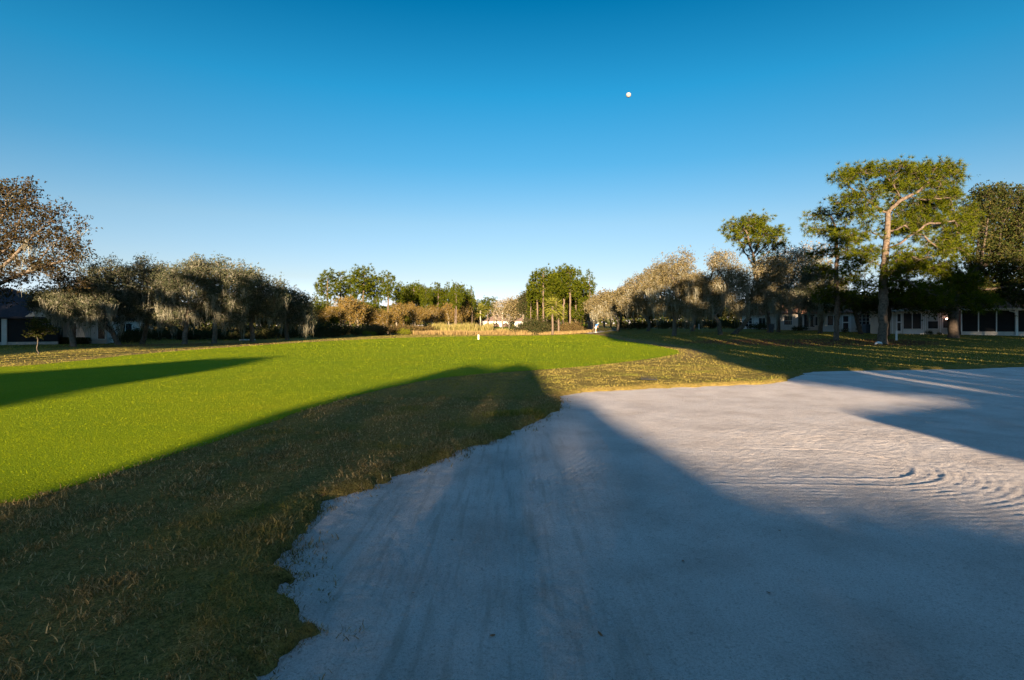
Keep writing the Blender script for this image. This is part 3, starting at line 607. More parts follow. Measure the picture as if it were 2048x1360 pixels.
# ---- far trees: a few grown once, then copied
def far_pine(seed, h, cw):
    rs = np.random.RandomState(seed); bl = []
    for k in range(7):
        z = h*(.58+.4*k/6); w = cw*(1-.45*abs(k-3)/3.5); a = rs.rand()*6.3
        for q in range(2): bl.append((cos(a+q*2.6)*w*.6, sin(a+q*2.6)*w*.6, z, w*.55, w*.55, h*.035))
    bl.append((0, 0, h*.97, cw*.35, cw*.35, h*.03))
    return make_tree('pine_tree', (0, 0, 0), [(0, 0, -.2), (rs.normal(0, .2), 0, h*.5), (rs.normal(0, .3), 0, h*.95)], bl, seed, 'pine', M_needlef, M_pinebark, n_att=420, leaves=.11, lsize=.60, r0=.19, step=.5, kill=.55, tufts=15,
                     minr=.02, label='x', up=0, twigs=2)[0]
ORD = ['first', 'second', 'third', 'fourth', 'fifth', 'sixth', 'seventh', 'eighth', 'ninth', 'tenth', 'eleventh', 'twelfth', 'thirteenth', 'fourteenth', 'fifteenth', 'sixteenth', 'seventeenth', 'eighteenth', 'nineteenth', 'twentieth',
       'twenty-first', 'twenty-second', 'twenty-third', 'twenty-fourth', 'twenty-fifth', 'twenty-sixth', 'twenty-seventh', 'twenty-eighth', 'twenty-ninth', 'thirtieth', 'thirty-first', 'thirty-second', 'thirty-third', 'thirty-fourth', 'thirty-fifth']
proto = [far_pine(100+i, 14, c) for i, c in enumerate((2.6, 2.0, 3.0, 1.6))]
used = set()
def put(protos, k, px, depth, toppx, lab, group, wide=1.0, refh=14.0):
    x, y, z = gb(px, depth); h = CZ-(toppx-HY)/F*depth-z; s = h/refh; p = protos[k % len(protos)]
    a = random.uniform(0, 6.28)
    if id(p) not in used:
        used.add(id(p)); p.location = (x, y, z); p.rotation_euler = (0, 0, a); p.scale = (s*wide, s*wide, s); p['label'] = lab; p['group'] = group; return p
    return copy_tree(p, (x, y, z), a, (s*wide, s), lab, group)
LP = [(655, 118, 543, 1.0, 0), (682, 122, 545, 1.0, 1), (724, 118, 537, 1.1, 2), (748, 124, 552, 1.0, 0), (776, 112, 547, .9, 0)]
rn = random.Random(4)
for i in range(25):
    px = 800+i*6.0+rn.uniform(-3, 3); top = 566+rn.uniform(0, 15)+max(0, (px-900)*.18); LP.append((px, rn.uniform(128, 165), top, rn.uniform(.6, .9), rn.randint(0, 3)))
LP += [(rn.uniform(785, 945), rn.uniform(120, 150), rn.uniform(566, 584), rn.uniform(.55, .75), 3) for _ in range(0)]+[(700, 140, 560, 1, 1), (630, 130, 590, .8, 3), (752, 118, 590, .7, 3)]
LP.sort()
for i, (px, D, top, w, k) in enumerate(LP):
    put(proto, k, px, D, top, '%s slender sunlit pine from the left in the far left grove' % ORD[i], 'pines of the far left grove', w)
RP = [(1062, 118, 568, .8, 3), (1075, 112, 545, 1, 0), (1087, 108, 541, 1.0, 2), (1098, 120, 550, .9, 1), (1112, 112, 543, .9, 0), (1126, 110, 536, 1.1, 2), (1140, 106, 536, 1.1, 0), (1152, 112, 545, 1, 1), (1180, 108, 547, .9, 3), (1164, 116, 560, .8, 2), (1133, 124, 560, .9, 1), (1105, 128, 575, .9, 2), (1147, 122, 580, .9, 3)]
RP.sort()
for i, (px, D, top, w, k) in enumerate(RP):
    put(proto, k, px, D, top, '%s tall pine from the left in the clump behind the palm' % ORD[i], 'pines behind the palm', w)
FB = [(955, 215, 600), (975, 230, 596), (988, 225, 597), (940, 220, 594), (1035, 220, 600), (1022, 240, 602)]
for i, (px, D, top) in enumerate(sorted(FB)):
    put(proto, i, px, D, top, '%s hazy pine from the left behind the far arched house' % ORD[i], 'pines behind the far house', 1.3)

def far_round(seed, leaf, bark, leaves=5200, natt=150, h=8, w=3.2, flat=.55, lsz=.26, low=.35):
    rs = np.random.RandomState(seed); bl = [(rs.normal(0, w*.35), rs.normal(0, w*.35), h*(low+.12+(.8-low)*rs.rand()), w*.55, w*.55, h*.16) for _ in range(7)]
    return make_tree('broadleaf_tree', (0, 0, 0), [(0, 0, -.2), (rs.normal(0, .3), 0, h*low)], bl, seed, 'oak', leaf, bark, n_att=natt*3, leaves=int(leaves*1.7), lsize=lsz, r0=.2, step=.42, kill=.45, minr=.008, label='x', wob=.4, spread=.33)[0]
goldp = [far_round(120, M_gold, M_palebark), far_round(121, M_gold, M_palebark, 3800)]
for i, (px, D, top, w) in enumerate([(640, 92, 618, 1), (690, 100, 596, 1.2), (712, 98, 602, 1.1), (735, 104, 615, 1), (765, 104, 622, 1), (795, 108, 606, 1), (830, 118, 610, 1), (865, 130, 612, .9), (895, 138, 606, .9), (925, 150, 598, 1.2), (912, 140, 606, 1)]):
    put(goldp, i, px, D, top, '%s golden-brown leafy tree from the left below the far pines' % ORD[i], 'golden trees of the left grove', w, 8)
grp = [far_round(130, M_needlef, M_bark), far_round(131, M_oakleaf, M_palebark), far_round(132, M_bushd, M_darkbark, 6500)]
for i, (px, D, top, w, k) in enumerate([(618, 88, 628, 1, 1), (640, 104, 606, 1, 0), (660, 98, 620, 1, 0), (725, 110, 606, 1, 0), (745, 112, 608, 1, 0), (780, 116, 618, 1, 0), (815, 124, 616, 1, 0), (850, 135, 612, 1, 1), (880, 145, 616, 1, 0), (905, 155, 618, 1, 2), (935, 165, 616, 1.3, 2), (950, 170, 622, 1.4, 2)]):
    put(grp, k, px, D, top, '%s green understorey tree from the left in the far left grove' % ORD[i], 'understorey of the left grove', w, 8)
for i, (px, D, top, w, k) in enumerate([(1048, 150, 583, 1.1, 1), (1064, 125, 585, 1, 2), (1082, 130, 606, 1, 2), (1094, 118, 592, 1, 0), (1120, 122, 600, 1, 0), (1138, 116, 590, 1, 0), (1158, 118, 590, 1, 0), (1172, 110, 600, 1, 0), (1190, 112, 590, 1, 1), (1208, 105, 588, 1.2, 1), (1222, 118, 590, 1.2, 0),
        (1240, 120, 592, 1.3, 2), (1270, 112, 600, 1.4, 2), (1300, 110, 604, 1.4, 2), (1345, 110, 606, 1.5, 2), (1390, 108, 606, 1.5, 2), (1430, 105, 608, 1.5, 2), (1475, 108, 606, 1.5, 2)]):
    put(grp, k, px, D, top, '%s broadleaf tree from the left behind the palm and mossy oaks' % ORD[i], 'background trees on the right', w, 8)
for i, (px, D, top, w) in enumerate([(20, 75, 585, 1.3), (100, 80, 590, 1.3), (180, 78, 600, 1.3), (250, 76, 606, 1.4), (320, 76, 604, 1.4), (390, 76, 606, 1.4), (460, 78, 612, 1.4), (530, 84, 620, 1.3), (580, 88, 628, 1.2)]):
    put(grp, 2, px, D, top, '%s dark background tree from the left behind the left oaks' % ORD[i], 'background trees on the left', w, 8)
bare = [far_round(140, M_gold, M_palebark, 900, 420, 9, 4.4, .5, .2, .25)]
for i, (px, D, top, w, lab) in enumerate([(1005, 190, 594, 1.2, 'nearly bare pale tree beside the far arched house'), (1018, 200, 598, 1.1, 'second bare pale tree overhanging the far arched house'), (602, 84, 592, .7, 'thin leafless tree top above the end of the left oak row'),
        (1600, 76, 488, 1.0, 'thin bare pale tree top behind the mossy oak by the villas'), (1185, 100, 612, .8, 'small pale bare tree left of the cart path')]):
    put(bare, 0, px, D, top, lab, 'bare trees', w, 9)

rs = np.random.RandomState(31); n = 60000; x = rs.uniform(-420, 420, n); k = 8+5*fbm(x*.03, x*0, 3)+5*np.abs(fbm(x*.16+7, x*0+3, 3)); y = 285+rs.uniform(-9, 9, n)+np.abs(x)*-.12
P_ = np.stack([x, y, 1+rs.rand(n)**.8*k], 1); V, Fc = leafcards(rs, P_, 1.5, .7); tag(link('distant_wood', rawmesh('distant_wood', V, Fc), M_oakdark), 'far-off dark green wood closing the view behind everything', 'wood', kind='stuff')
# ---- palms
def palm(px, depth, toppx, label, skirt=26, sc=1):
    x, y, z = gb(px, depth); h = (CZ-(toppx-HY)/F*depth-z); rs = np.random.RandomState(int(px)); th = h*.70
    root = empty('palm_tree', (x, y, z), label, 'palm', 'palms')
    MB().tube([(0, 0, -.1), (.03, 0, th*.3), (-.03, 0, th*.7), (0, 0, th)], [.20, .17, .17, .2], 10).build('trunk', M_pinebark if sc == 1 else M_palebark, root, smooth=True)
    V = []; Fc = []; n0 = 0
    for k in range(60):
        el = -1.2+2.6*(k/59); a = k*2.4; R = h*.17*(.9+.3*rs.rand()); d = np.array([cos(a)*cos(el), sin(a)*cos(el), sin(el)]); sd = np.array([-sin(a), cos(a), 0])
        c0 = np.array([0, 0, th])+d*R*.9
        for q in range(14):
            t = (q-6.5)/6.5*1.35; v = d*cos(t)+sd*sin(t); e_ = c0+v*R*.75*(.8+.3*rs.rand())+np.array([0, 0, -.2*R*rs.rand()]); w = np.cross(v, rs.normal(0, 1, 3)); w /= np.linalg.norm(w)
            V += [c0-w*.035, c0+w*.035, e_]; Fc.append((n0, n0+1, n0+2)); n0 += 3
    link('fronds', rawmesh('fronds', V, Fc), M_palm, root); return root
palm(1105, 92, 589, 'rounded yellow-green palm at the far end of the fairway')
palm(1117, 98, 606, 'shorter palm with a skirt of fronds just right of the rounded palm')
palm(961, 150, 603, 'far palm with a pale trunk left of the arched house', sc=2)
palm(948, 158, 596, 'furthest palm beside the reeds', sc=2)

# ---- shrubs
def shrub(seed, leaf, n=3400, w=1.6, h=1.6, lsz=.13):
    rs = np.random.RandomState(seed); bl = [(rs.normal(0, w*.45), rs.normal(0, w*.35), h*(.25+.4*rs.rand()), w*.45, w*.4, h*.3) for _ in range(6)]
    r = make_tree('shrub', (0, 0, 0), [(0, 0, -.1), (0, 0, .25)], bl, seed, 'oak', leaf, M_darkbark, n_att=110, leaves=n, lsize=lsz, r0=.05, step=.24, kill=.32, minr=.01, label='x', cat='shrub', spread=.2)[0]
    for c in r.children:
        if c.name.startswith('trunk'): c.name = 'stem'
        if c.name.startswith('crown'): c.name = 'foliage'
    return r
shd, shb, shy = [shrub(150, M_bushd), shrub(151, M_bushd)], [shrub(152, M_bushb), shrub(153, M_bushb)], [shrub(154, M_bushy)]
def row(protos, items, fmt, group):
    for i, (px, D, top, w) in enumerate(sorted(items)): put(protos, i, px, D, top, fmt % ORD[i], group, w, 1.75)
row(shd, [(505, 66, 660, 1.6), (530, 68, 655, 1.5), (556, 70, 653, 1.5), (582, 72, 650, 1.4), (608, 74, 647, 1.4), (632, 76, 645, 1.3), (656, 76, 645, 1.3), (678, 76, 648, 1.3), (696, 78, 651, 1.2), (712, 78, 658, 1.1), (640, 70, 660, 1.3), (670, 72, 664, 1.3)],
    '%s shaded dark bush from the left along the fairway edge', 'dark bushes left of the fairway')
row(shb, [(728, 86, 648, 1.2), (745, 90, 645, 1.2), (762, 88, 646, 1.1), (778, 92, 644, 1.2), (820, 100, 646, 1.3), (838, 104, 649, 1.2), (853, 108, 650, 1.2)], '%s sunlit brown bush from the left along the fairway edge', 'brown bushes left of the marsh')
row(shy, [(742, 82, 662, .6), (750, 84, 663, .7), (790, 92, 654, .9), (802, 92, 656, 1), (732, 82, 660, .7), (812, 92, 658, .7)], '%s yellow-green bush from the left in front of the brown bushes', 'yellow bushes left of the marsh')
row(shd, [(1063, 95, 640, 1.1), (1074, 98, 634, 1.1), (1086, 100, 636, 1.1), (1094, 102, 642, 1.0)], '%s dense dark bush from the left beside the rounded palm', 'bushes left of the palm')
row(shb, [(1125, 104, 646, 1), (1138, 106, 640, 1.1), (1150, 106, 643, 1), (1161, 104, 647, 1), (1118, 104, 650, .8)], '%s reddish brown bush from the left between the palm and the cart path', 'bushes right of the palm')
row(shd, [(1205, 92, 653, 1.2), (1216, 92, 655, 1.2)], '%s low rounded bush from the left beside the golfer', 'bushes beside the golfer')
row(shd, [(240, 60, 660, 1.1), (255, 56, 662, 1.2), (270, 62, 655, 1.2), (470, 62, 664, 1.2), (440, 66, 660, 1.4), (400, 68, 660, 1.5), (355, 68, 658, 1.5), (320, 66, 660, 1.4), (300, 70, 652, 1.8), (340, 71, 650, 1.8), (375, 72, 648, 1.9), (415, 72, 650, 1.9), (450, 73, 648, 1.9), (485, 73, 650, 1.8), (515, 74, 650, 1.7), (545, 76, 646, 1.6), (220, 70, 655, 1.4)], '%s dark bush from the left beneath the left oaks', 'bushes under the left oaks')
row(shd, [(1250, 96, 646, 1.8), (1275, 94, 640, 1.9), (1300, 96, 642, 1.9), (1325, 94, 638, 2), (1350, 93, 642, 1.9), (1375, 95, 638, 1.9), (1400, 93, 640, 1.9), (1425, 94, 636, 2), (1450, 92, 640, 1.9), (1470, 95, 638, 1.8), (1508, 84, 645, 1.2), (1520, 82, 646, 1.2), (1530, 80, 644, 1.2), (1590, 73, 652, 1.1), (1605, 73, 650, 1.1), (1690, 64, 656, .9), (1730, 66, 648, 1.0), (1860, 55, 661, .8), (1878, 55, 663, .7)],
    '%s dark bush from the left beneath the right oaks and villas', 'bushes by the villas')
b = gb(1035, 6.9)

# ---- marsh (stuff)
def reeds(name, m, n, reg, hgt, wid, label, seed, lean=.35):
    rs = np.random.RandomState(seed); y = rs.uniform(reg[2], reg[3], n); px = rs.uniform(reg[0], reg[1], n); x = (px-CX)/F*y
    cl = fbm(x*.5, y*.3, 3); k = rs.rand(n) < .55+cl; x, y = x[k], y[k]
    V, Fc = blades(rs, x, y, H(x, y)-.05, hgt*(.7+.5*np.clip(fbm(x*.4+3, y*.4, 2)+.4, 0, 1)), wid*(.6+rs.rand(len(x))), lean)
    tag(link(name, rawmesh(name, V, Fc), m), label, 'marsh grass', kind='stuff')
reeds('marsh_grass', M_tan, 60000, (812, 1055, 93, 112), .68, .05, 'dry pinkish tan marsh grass beyond the fairway', 1)
reeds('marsh_grass', M_tan, 9000, (1050, 1190, 93, 99), .45, .05, 'dry tan grass at the foot of the palm', 4)
reeds('reeds', M_reed, 26000, (866, 985, 112, 128), 1.75, .07, 'tall golden green reeds behind the marsh grass', 2, .2)
reeds('reeds', M_reed, 6000, (985, 1040, 125, 140), .9, .07, 'lower golden reeds near the far fairway', 3, .25)

# ------------------------------------------------------------ houses
M_wall = simple('cream_stucco', (.55, .52, .47), .9, .08, 3)
M_white = simple('white_trim', (.72, .72, .70), .6, .05, 3)
M_roof = simple('brown_shingles', (.20, .115, .085), .9, .3, 9, .1, 0, .02)
M_roofd = simple('dark_slate_roof', (.045, .045, .055), .85, .3, 9, .1, 0, .02)
M_roofp = simple('pinkish_roof', (.20, .14, .115), .9, .2, 4)
M_screen = simple('dark_insect_screen', (.012, .013, .014), .7, .2, 3)
M_glass = simple('dark_window_glass', (.02, .023, .028), .12, .1, 2, .5)
M_blind = simple('pale_window_blind', (.50, .51, .49), .7, .05, 2)
M_brick = simple('beige_knee_wall', (.42, .38, .34), .9, .15, 8)
def window(root, x, z, w, h, y=0, mull=1, blind=0, bars=0):
    f = MB(); t = .06
    f.box(x-t, x+w+t, y-.07, y+.02, z-t, z).box(x-t, x+w+t, y-.07, y+.02, z+h, z+h+t).box(x-t, x, y-.07, y+.02, z, z+h).box(x+w, x+w+t, y-.07, y+.02, z, z+h)
    for k in range(mull): f.box(x+w*(k+1)/(mull+1)-.03, x+w*(k+1)/(mull+1)+.03, y-.06, y+.01, z, z+h)
    for k in range(bars): f.box(x, x+w, y-.052, y+.004, z+h*(k+1)/(bars+1)-.02, z+h*(k+1)/(bars+1)+.02)
    wo = f.build('window', M_white, root); MB().box(x+.002, x+w-.002, y-.03, y-.01, z+.002, z+h-.002).build('pane', M_glass, wo)
    if blind: MB().box(x+.004, x+w-.004, y-.042, y-.035, z+h*(1-blind), z+h-.004).build('blind', M_blind, wo)
def door(root, x, z, w, h, y=0):
    d = MB(); d.box(x, x+w, y-.07, y+.02, z, z+h*.12).box(x, x+w, y-.07, y+.02, z+h*.92, z+h).box(x, x+.12, y-.07, y+.02, z+h*.12, z+h*.92).box(x+w-.12, x+w, y-.07, y+.02, z+h*.12, z+h*.92).box(x+.12, x+w-.12, y-.07, y+.02, z+h*.5, z+h*.56)
    do = d.build('door', M_white, root); MB().box(x+.122, x+w-.122, y-.03, y-.01, z+h*.122, z+h*.918).build('pane', M_glass, do)
    MB().tube([(x+w-.08, y-.12, z+h*.48), (x+w-.08, y-.07, z+h*.48)], .03, 6).build('handle', M_screen, do)
def hip(x0, x1, y0, y1, ze, zr, ov=.5, t=.14):
    x0 -= ov; x1 += ov; y0 -= ov; y1 += ov; ym = (y0+y1)/2; r = min((y1-y0)/2, (x1-x0)/2-.01)
    m = MB(); V = [(x0, y0, ze), (x1, y0, ze), (x1, y1, ze), (x0, y1, ze), (x0+r, ym, zr), (x1-r, ym, zr)]; V += [(x0, y0, ze-t), (x1, y0, ze-t), (x1, y1, ze-t), (x0, y1, ze-t)]
    return m.add(V, [(0, 1, 5, 4), (1, 2, 5), (2, 3, 4, 5), (3, 0, 4), (6, 7, 1, 0), (7, 8, 2, 1), (8, 9, 3, 2), (9, 6, 0, 3), (9, 8, 7, 6)])
def gz(px, D): return Z((px-CX)/F*D, D)
class Facade:
    """a house front through a point, turned by th; q(px, off) = distance along it of a photo column"""
    def __init__(f, px, depth, th, back=0):
        f.c, f.s = cos(radians(th)), sin(radians(th)); f.th = radians(th); f.ax = (px-CX)/F*depth-back*f.c; f.ay = depth-back*f.s
    def q(f, px, off=0):
        ax, ay = f.ax-off*f.s, f.ay+off*f.c; k = (px-CX)/F; return (k*ay-ax)/(f.c-k*f.s)
def house2(F_, z, label): return empty('house', (F_.ax, F_.ay, z), label, 'house', 'houses', F_.th)
A_ = Facade(1742, 61, -31); q = A_.q; R1 = house2(A_, .56, 'brown-roofed cream villa with a large screened porch at the right edge')
MB().box(0, q(1905)+9, 0, 9, -.9, 2.44).build('wall', M_wall, R1); hip(0, q(1905)+9, 0, 9, 2.6, 5.3).build('roof', M_roof, R1)
window(R1, q(1764), 1.0, q(1778)-q(1764), 1.2, bars=2, mull=0)
door(R1, q(1792), .12, q(1804)-q(1792), 2.2); window(R1, q(1807), .6, q(1842)-q(1807), 1.6, mull=1); window(R1, q(1856), .62, q(1876)-q(1856), 1.5, mull=0, blind=.5)
window(R1, q(1886), .7, q(1897)-q(1886), 1.4, mull=0, blind=.3)
MB().box(q(1804)+.1, q(1845)+.1, -.10, -.005, .02, .5).build('sill_wall', M_white, R1)
MB().box(-.5, q(1905), -.62, -.50, 2.42, 2.60).build('gutter', M_wall, R1)
for px in (1785, 1847, 1851, 1881): MB().box(q(px)-.05, q(px)+.05, -.03, -.004, 0, 2.44).build('wall_batten', M_white, R1)
lampm, lnt, lo = NT('lit_bulb'); em = lnt.nodes.new('ShaderNodeEmission'); em.inputs[0].default_value = (1, .50, .36, 1); em.inputs[1].default_value = 3; lnt.links.new(em.outputs[0], lo.inputs[0])
xl = q(1893); wl = MB().tube([(xl, -.05, 1.75), (xl, -.18, 1.80), (xl, -.2, 1.72)], .03, 6).build('wall_lamp', M_white, R1)
MB().tube([(xl, -.2, 1.54), (xl, -.2, 1.60), (xl, -.2, 1.68), (xl, -.2, 1.71)], [.05, .11, .10, .03], 10).build('bulb', lampm, wl, smooth=True)
PD = 2.0; yf = -PD; cols = [q(p_, -PD) for p_ in (1923, 1957, 1993, 2032, 2078, 2130)]; X0 = cols[0]; X1 = cols[-1]
po = MB()
for c in cols: po.box(c-.045, c+.045, yf-.04, yf+.04, .36, 2.40)
po.box(X0, X1, yf-.045, yf+.045, 2.36, 2.44).build('porch_frame', M_white, R1)
MB().box(X0-.03, X1+.05, yf-.08, yf+.08, -.9, .36).build('knee_wall', M_wall, R1)
MB().box(X0+.05, X1-.05, yf-.01, yf+.01, .36, 2.36).build('screen', M_screen, R1)
MB().box(X0-.4, X1+.6, yf-.35, -.63, 2.455, 2.60).build('porch_roof', M_white, R1)
MB().box(X0-.02, X0+.03, yf+.08, -.02, -.5, 2.4).build('side_screen', M_screen, R1)
xc = cols[3]; MB().tube([(xc-.55, yf-.3, 2.43), (xc-.5, yf-.28, 2.31), (xc-.12, yf-.2, 2.2), (xc-.02, yf-.17, 2.08), (xc-.02, yf-.17, .05)], .055, 8).build('downspout', M_white, R1)
MB().box(xc-.10, xc+.14, yf-.12, yf-.082, -.3, 2.44).build('corner_column', M_white, R1)
A_ = Facade(1646, 71, -28); q = A_.q; R2 = house2(A_, .72, 'cream villa with a white door seen between the two right pines'); wd = q(1752)
MB().box(0, wd, 0, 8, -.6, 2.3).build('wall', M_wall, R2); hip(0, wd, 0, 8, 2.45, 5.4).build('roof', M_roof, R2)
door(R2, q(1684), .1, .8, 2.0); window(R2, q(1655), .8, 1.3, 1.2, mull=1); window(R2, q(1716), .9, 1.25, 1.2, mull=2, bars=2); MB().box(q(1700), q(1700)+.12, -.1, -.004, 0, 2.3).build('downspout', M_white, R2)
A_ = Facade(1540, 80, -24); q = A_.q; R3 = house2(A_, .80, 'pale villa partly hidden by hanging moss'); wd = q(1648)
MB().box(0, wd, 0, 8, -.6, 2.3).build('wall', M_wall, R3); hip(0, wd, 0, 8, 2.45, 5.4).build('roof', M_roof, R3)
window(R3, q(1568), .8, 1.0, 1.2, mull=0, bars=1); window(R3, q(1608), .5, 1.3, 1.7, mull=1); window(R3, q(1628), .7, 1.0, 1.2, mull=1); MB().box(q(1551), q(1557), -.5, -.004, -.3, 2.3).build('chimney_breast', M_white, R3)
A_ = Facade(1484, 88, -22); q = A_.q; R4 = house2(A_, .95, 'small white villa behind the slanting oak trunk'); wd = q(1536)
MB().box(0, wd, 0, 6, -.6, 2.1).build('wall', M_white, R4); hip(0, wd, 0, 6, 2.25, 4.4).build('roof', M_roof, R4)
window(R4, .5, .4, .9, 1.3, mull=1, bars=2); window(R4, 2.4, .5, .9, 1.2, mull=1)
# left houses
A_ = Facade(9, 50, 26, 11); q = A_.q; L1 = house2(A_, -.18, 'dark-roofed house with a columned screened porch at the left edge'); xe, xw = q(116), q(214, 1.5)
MB().box(0, xe, 2.2, 9, -.6, 2.2).box(xe+.02, xw, 1.5, 8.6, -.6, 2.2).build('wall', M_wall, L1)
hip(0, xe, 0, 9, 2.44, 5.2, .3).build('roof', M_roofd, L1); hip(xe-2.5, xw, 1.5, 9, 2.40, 4.6, .4).build('roof', M_roofd, L1)
MB().prism([(q(52), 2.46), (q(114), 2.46), ((q(52)+q(114))/2, 3.3)], -.36, 1.2).build('gable', M_wall, L1)
for px in (-240, -160, -75, 9): MB().box(q(px)-.19, q(px)+.19, -.1, .28, -.5, 2.28).build('column', M_wall, L1, bevel=.02)
MB().box(0, xe, .02, .06, .22, 2.28).build('screen', M_screen, L1); MB().box(0, xe, -.02, .12, -.5, .22).build('knee_wall', M_brick, L1)
MB().box(xe-.1, xe, .12, 2.2, -.5, 2.28).build('side_screen', M_screen, L1)
window(L1, q(137, 1.5), .4, q(153, 1.5)-q(137, 1.5), 1.5, 1.5, mull=0); window(L1, q(196, 1.5), .4, q(210, 1.5)-q(196, 1.5), 1.5, 1.5, mull=0)
A_ = Facade(216, 74, 26); q = A_.q; L2 = house2(A_, -.15, 'half-hidden white house with a small dark gable behind the left oaks'); wd = q(296)
MB().box(0, wd, 0, 6, -.6, 2.3).build('wall', M_wall, L2); hip(0, wd, 0, 6, 2.45, 4.2, .4).build('roof', M_roofd, L2); window(L2, 1.2, .6, 1.4, 1.3, mull=1); window(L2, 3.6, .6, .9, 1.3, mull=0)
# far arched house
Dh = 235; x0 = (966-CX)/F*Dh; A1 = empty('house', (x0, Dh, Z(x0, Dh)), 'far low house with white arches beyond the marsh', 'house', 'houses'); wd = 54/F*Dh
m = MB()
for k in range(3):
    cx = wd*(k+.5)/3; w = wd/3; n = 10; a0 = w*.36
    for j in range(n):
        t0, t1 = pi*j/n, pi*(j+1)/n
        m.add([(cx+cos(t0)*a0, 0, .2+sin(t0)*1.5), (cx+cos(t1)*a0, 0, .2+sin(t1)*1.5), (cx+cos(t1)*w*.5, 0, 2.6), (cx+cos(t0)*w*.5, 0, 2.6), (cx+cos(t0)*a0, .3, .2+sin(t0)*1.5), (cx+cos(t1)*a0, .3, .2+sin(t1)*1.5), (cx+cos(t1)*w*.5, .3, 2.6), (cx+cos(t0)*w*.5, .3, 2.6)],
              [(0, 3, 2, 1), (4, 5, 6, 7), (0, 1, 5, 4), (2, 3, 7, 6)])
    m.box(cx-w*.5, cx-a0, 0, .3, -1, .2).box(cx+a0, cx+w*.5, 0, .3, -1, .2)
    m.add([(cx-w*.5, .001, .2), (cx-a0, .001, .2), (cx-w*.5, .001, 2.6)], [(0, 1, 2)]).add([(cx+w*.5, .001, .2), (cx+w*.5, .001, 2.6), (cx+a0, .001, .2)], [(0, 1, 2)])
m.build('arcade', M_wall, A1); MB().box(0, wd, 2.2, 9, -1, 2.6).build('wall', simple('shaded_brown_wall', (.10, .07, .055)), A1); hip(0, wd, 0, 9, 2.62, 5.0, .6).build('roof', M_roofp, A1)  # dark brown back wall stands in for the shade inside the arches
x0 = (1030-CX)/F*200; A2 = empty('house', (x0, 200, Z(x0, 200)), 'far pale house half hidden left of the pine clump', 'house', 'houses')
MB().box(0, 6, 0, 7, -1, 2.6).build('wall', M_wall, A2); hip(0, 6, 0, 7, 2.62, 4.4, .4).build('roof', M_roofp, A2); window(A2, 1, .8, 1.4, 1.2); window(A2, 3.8, .8, 1.2, 1.2)
x0 = (1177-CX)/F*118; A3 = empty('garden_shed', (x0, 118, Z(x0, 118)), 'small pale blue-white shed roof showing behind the golfer', 'shed')
MB().box(0, 1.6, 0, 2, -.2, 1.7).build('wall', M_bushd and M_brick, A3); hip(0, 1.6, 0, 2, 1.75, 2.3, .2).build('roof', M_white, A3)

# hedge
hx0, hx1 = (118-CX)/F*52.9, (182-CX)/F*52.9
rs = np.random.RandomState(9); n = 9000; P_ = np.stack([rs.uniform(hx0, hx1, n), 52.6+rs.uniform(-.45, .45, n), gz(150, 52.6)+rs.uniform(0, .62, n)+.05*fbm(rs.uniform(0, 9, n), rs.uniform(0, 9, n))], 1)
V, Fc = leafcards(rs, P_, .09); tag(link('hedge', rawmesh('hedge', V, Fc), M_bushd), 'low clipped dark hedge against the left house wall', 'hedge')

# ------------------------------------------------------------ small things
def post(px, depth, w, h, label, t=.1):
    x, y, z = gb(px, depth); o = empty('marker_post', (x, y, z), label, 'post', 'white marker posts')
    MB().box(-w/2, w/2, -t/2, t/2, -.1, h-.04).build('post', M_white, o, bevel=.008); MB().box(-w/2-.012, w/2+.012, -t/2-.012, t/2+.012, h-.038, h).build('cap', M_white, o, bevel=.006); return o
post(957, 60, .13, .52, 'short white marker post standing on the fairway')
post(1793, 47, .12, .78, 'white marker post right of the tallest pine')
post(1398, 84, .10, .8, 'small white post under the right mossy oaks')
post(991, 95, .18, .40, 'tiny white post in the marsh grass beyond the fairway')
x, y, z = gb(1757, 42.5); rs = np.random.RandomState(2)
m = MB(); m.tube([(-.28, 0, -.02), (-.2, 0, .08), (0, .02, .13), (.2, 0, .1), (.3, .02, 0)], [.03, .08, .11, .09, .03], 7); tag(m.build('stone', M_white, None, (x, y, z), smooth=True), 'whitish stone at the foot of the tallest pine', 'stone')
x, y, z = gb(1541, 66); tb = empty('trash_bin', (x, y, z), 'blue-grey wheeled bin by the pale villa', 'bin'); M_bin = simple('blue_grey_plastic', (.07, .10, .13), .6, .1, 3)
MB().add([(-.24, -.24, .05), (.24, -.24, .05), (.24, .24, .05), (-.24, .24, .05), (-.3, -.3, .95), (.3, -.3, .95), (.3, .3, .95), (-.3, .3, .95)], [(0, 1, 5, 4), (1, 2, 6, 5), (2, 3, 7, 6), (3, 0, 4, 7), (3, 2, 1, 0), (4, 5, 6, 7)]).build('body', M_bin, tb)
MB().box(-.33, .33, -.34, .34, .96, 1.03).build('lid', M_bin, tb, bevel=.02)
for sx_ in (-.26, .26): MB().tube([(sx_-.03, .26, .1), (sx_+.03, .26, .1)], .1, 12).build('wheel', M_screen, tb)
x, y, z = gb(1735, 64); ac = empty('air_conditioner', (x, y, z), 'dark air conditioning unit beside the white-doored villa', 'appliance')
MB().box(-.4, .4, -.4, .4, 0, .95).build('casing', M_bin, ac, bevel=.02); MB().tube([(0, 0, .96), (0, 0, 1.0)], .32, 18).build('fan_grille', M_screen, ac)
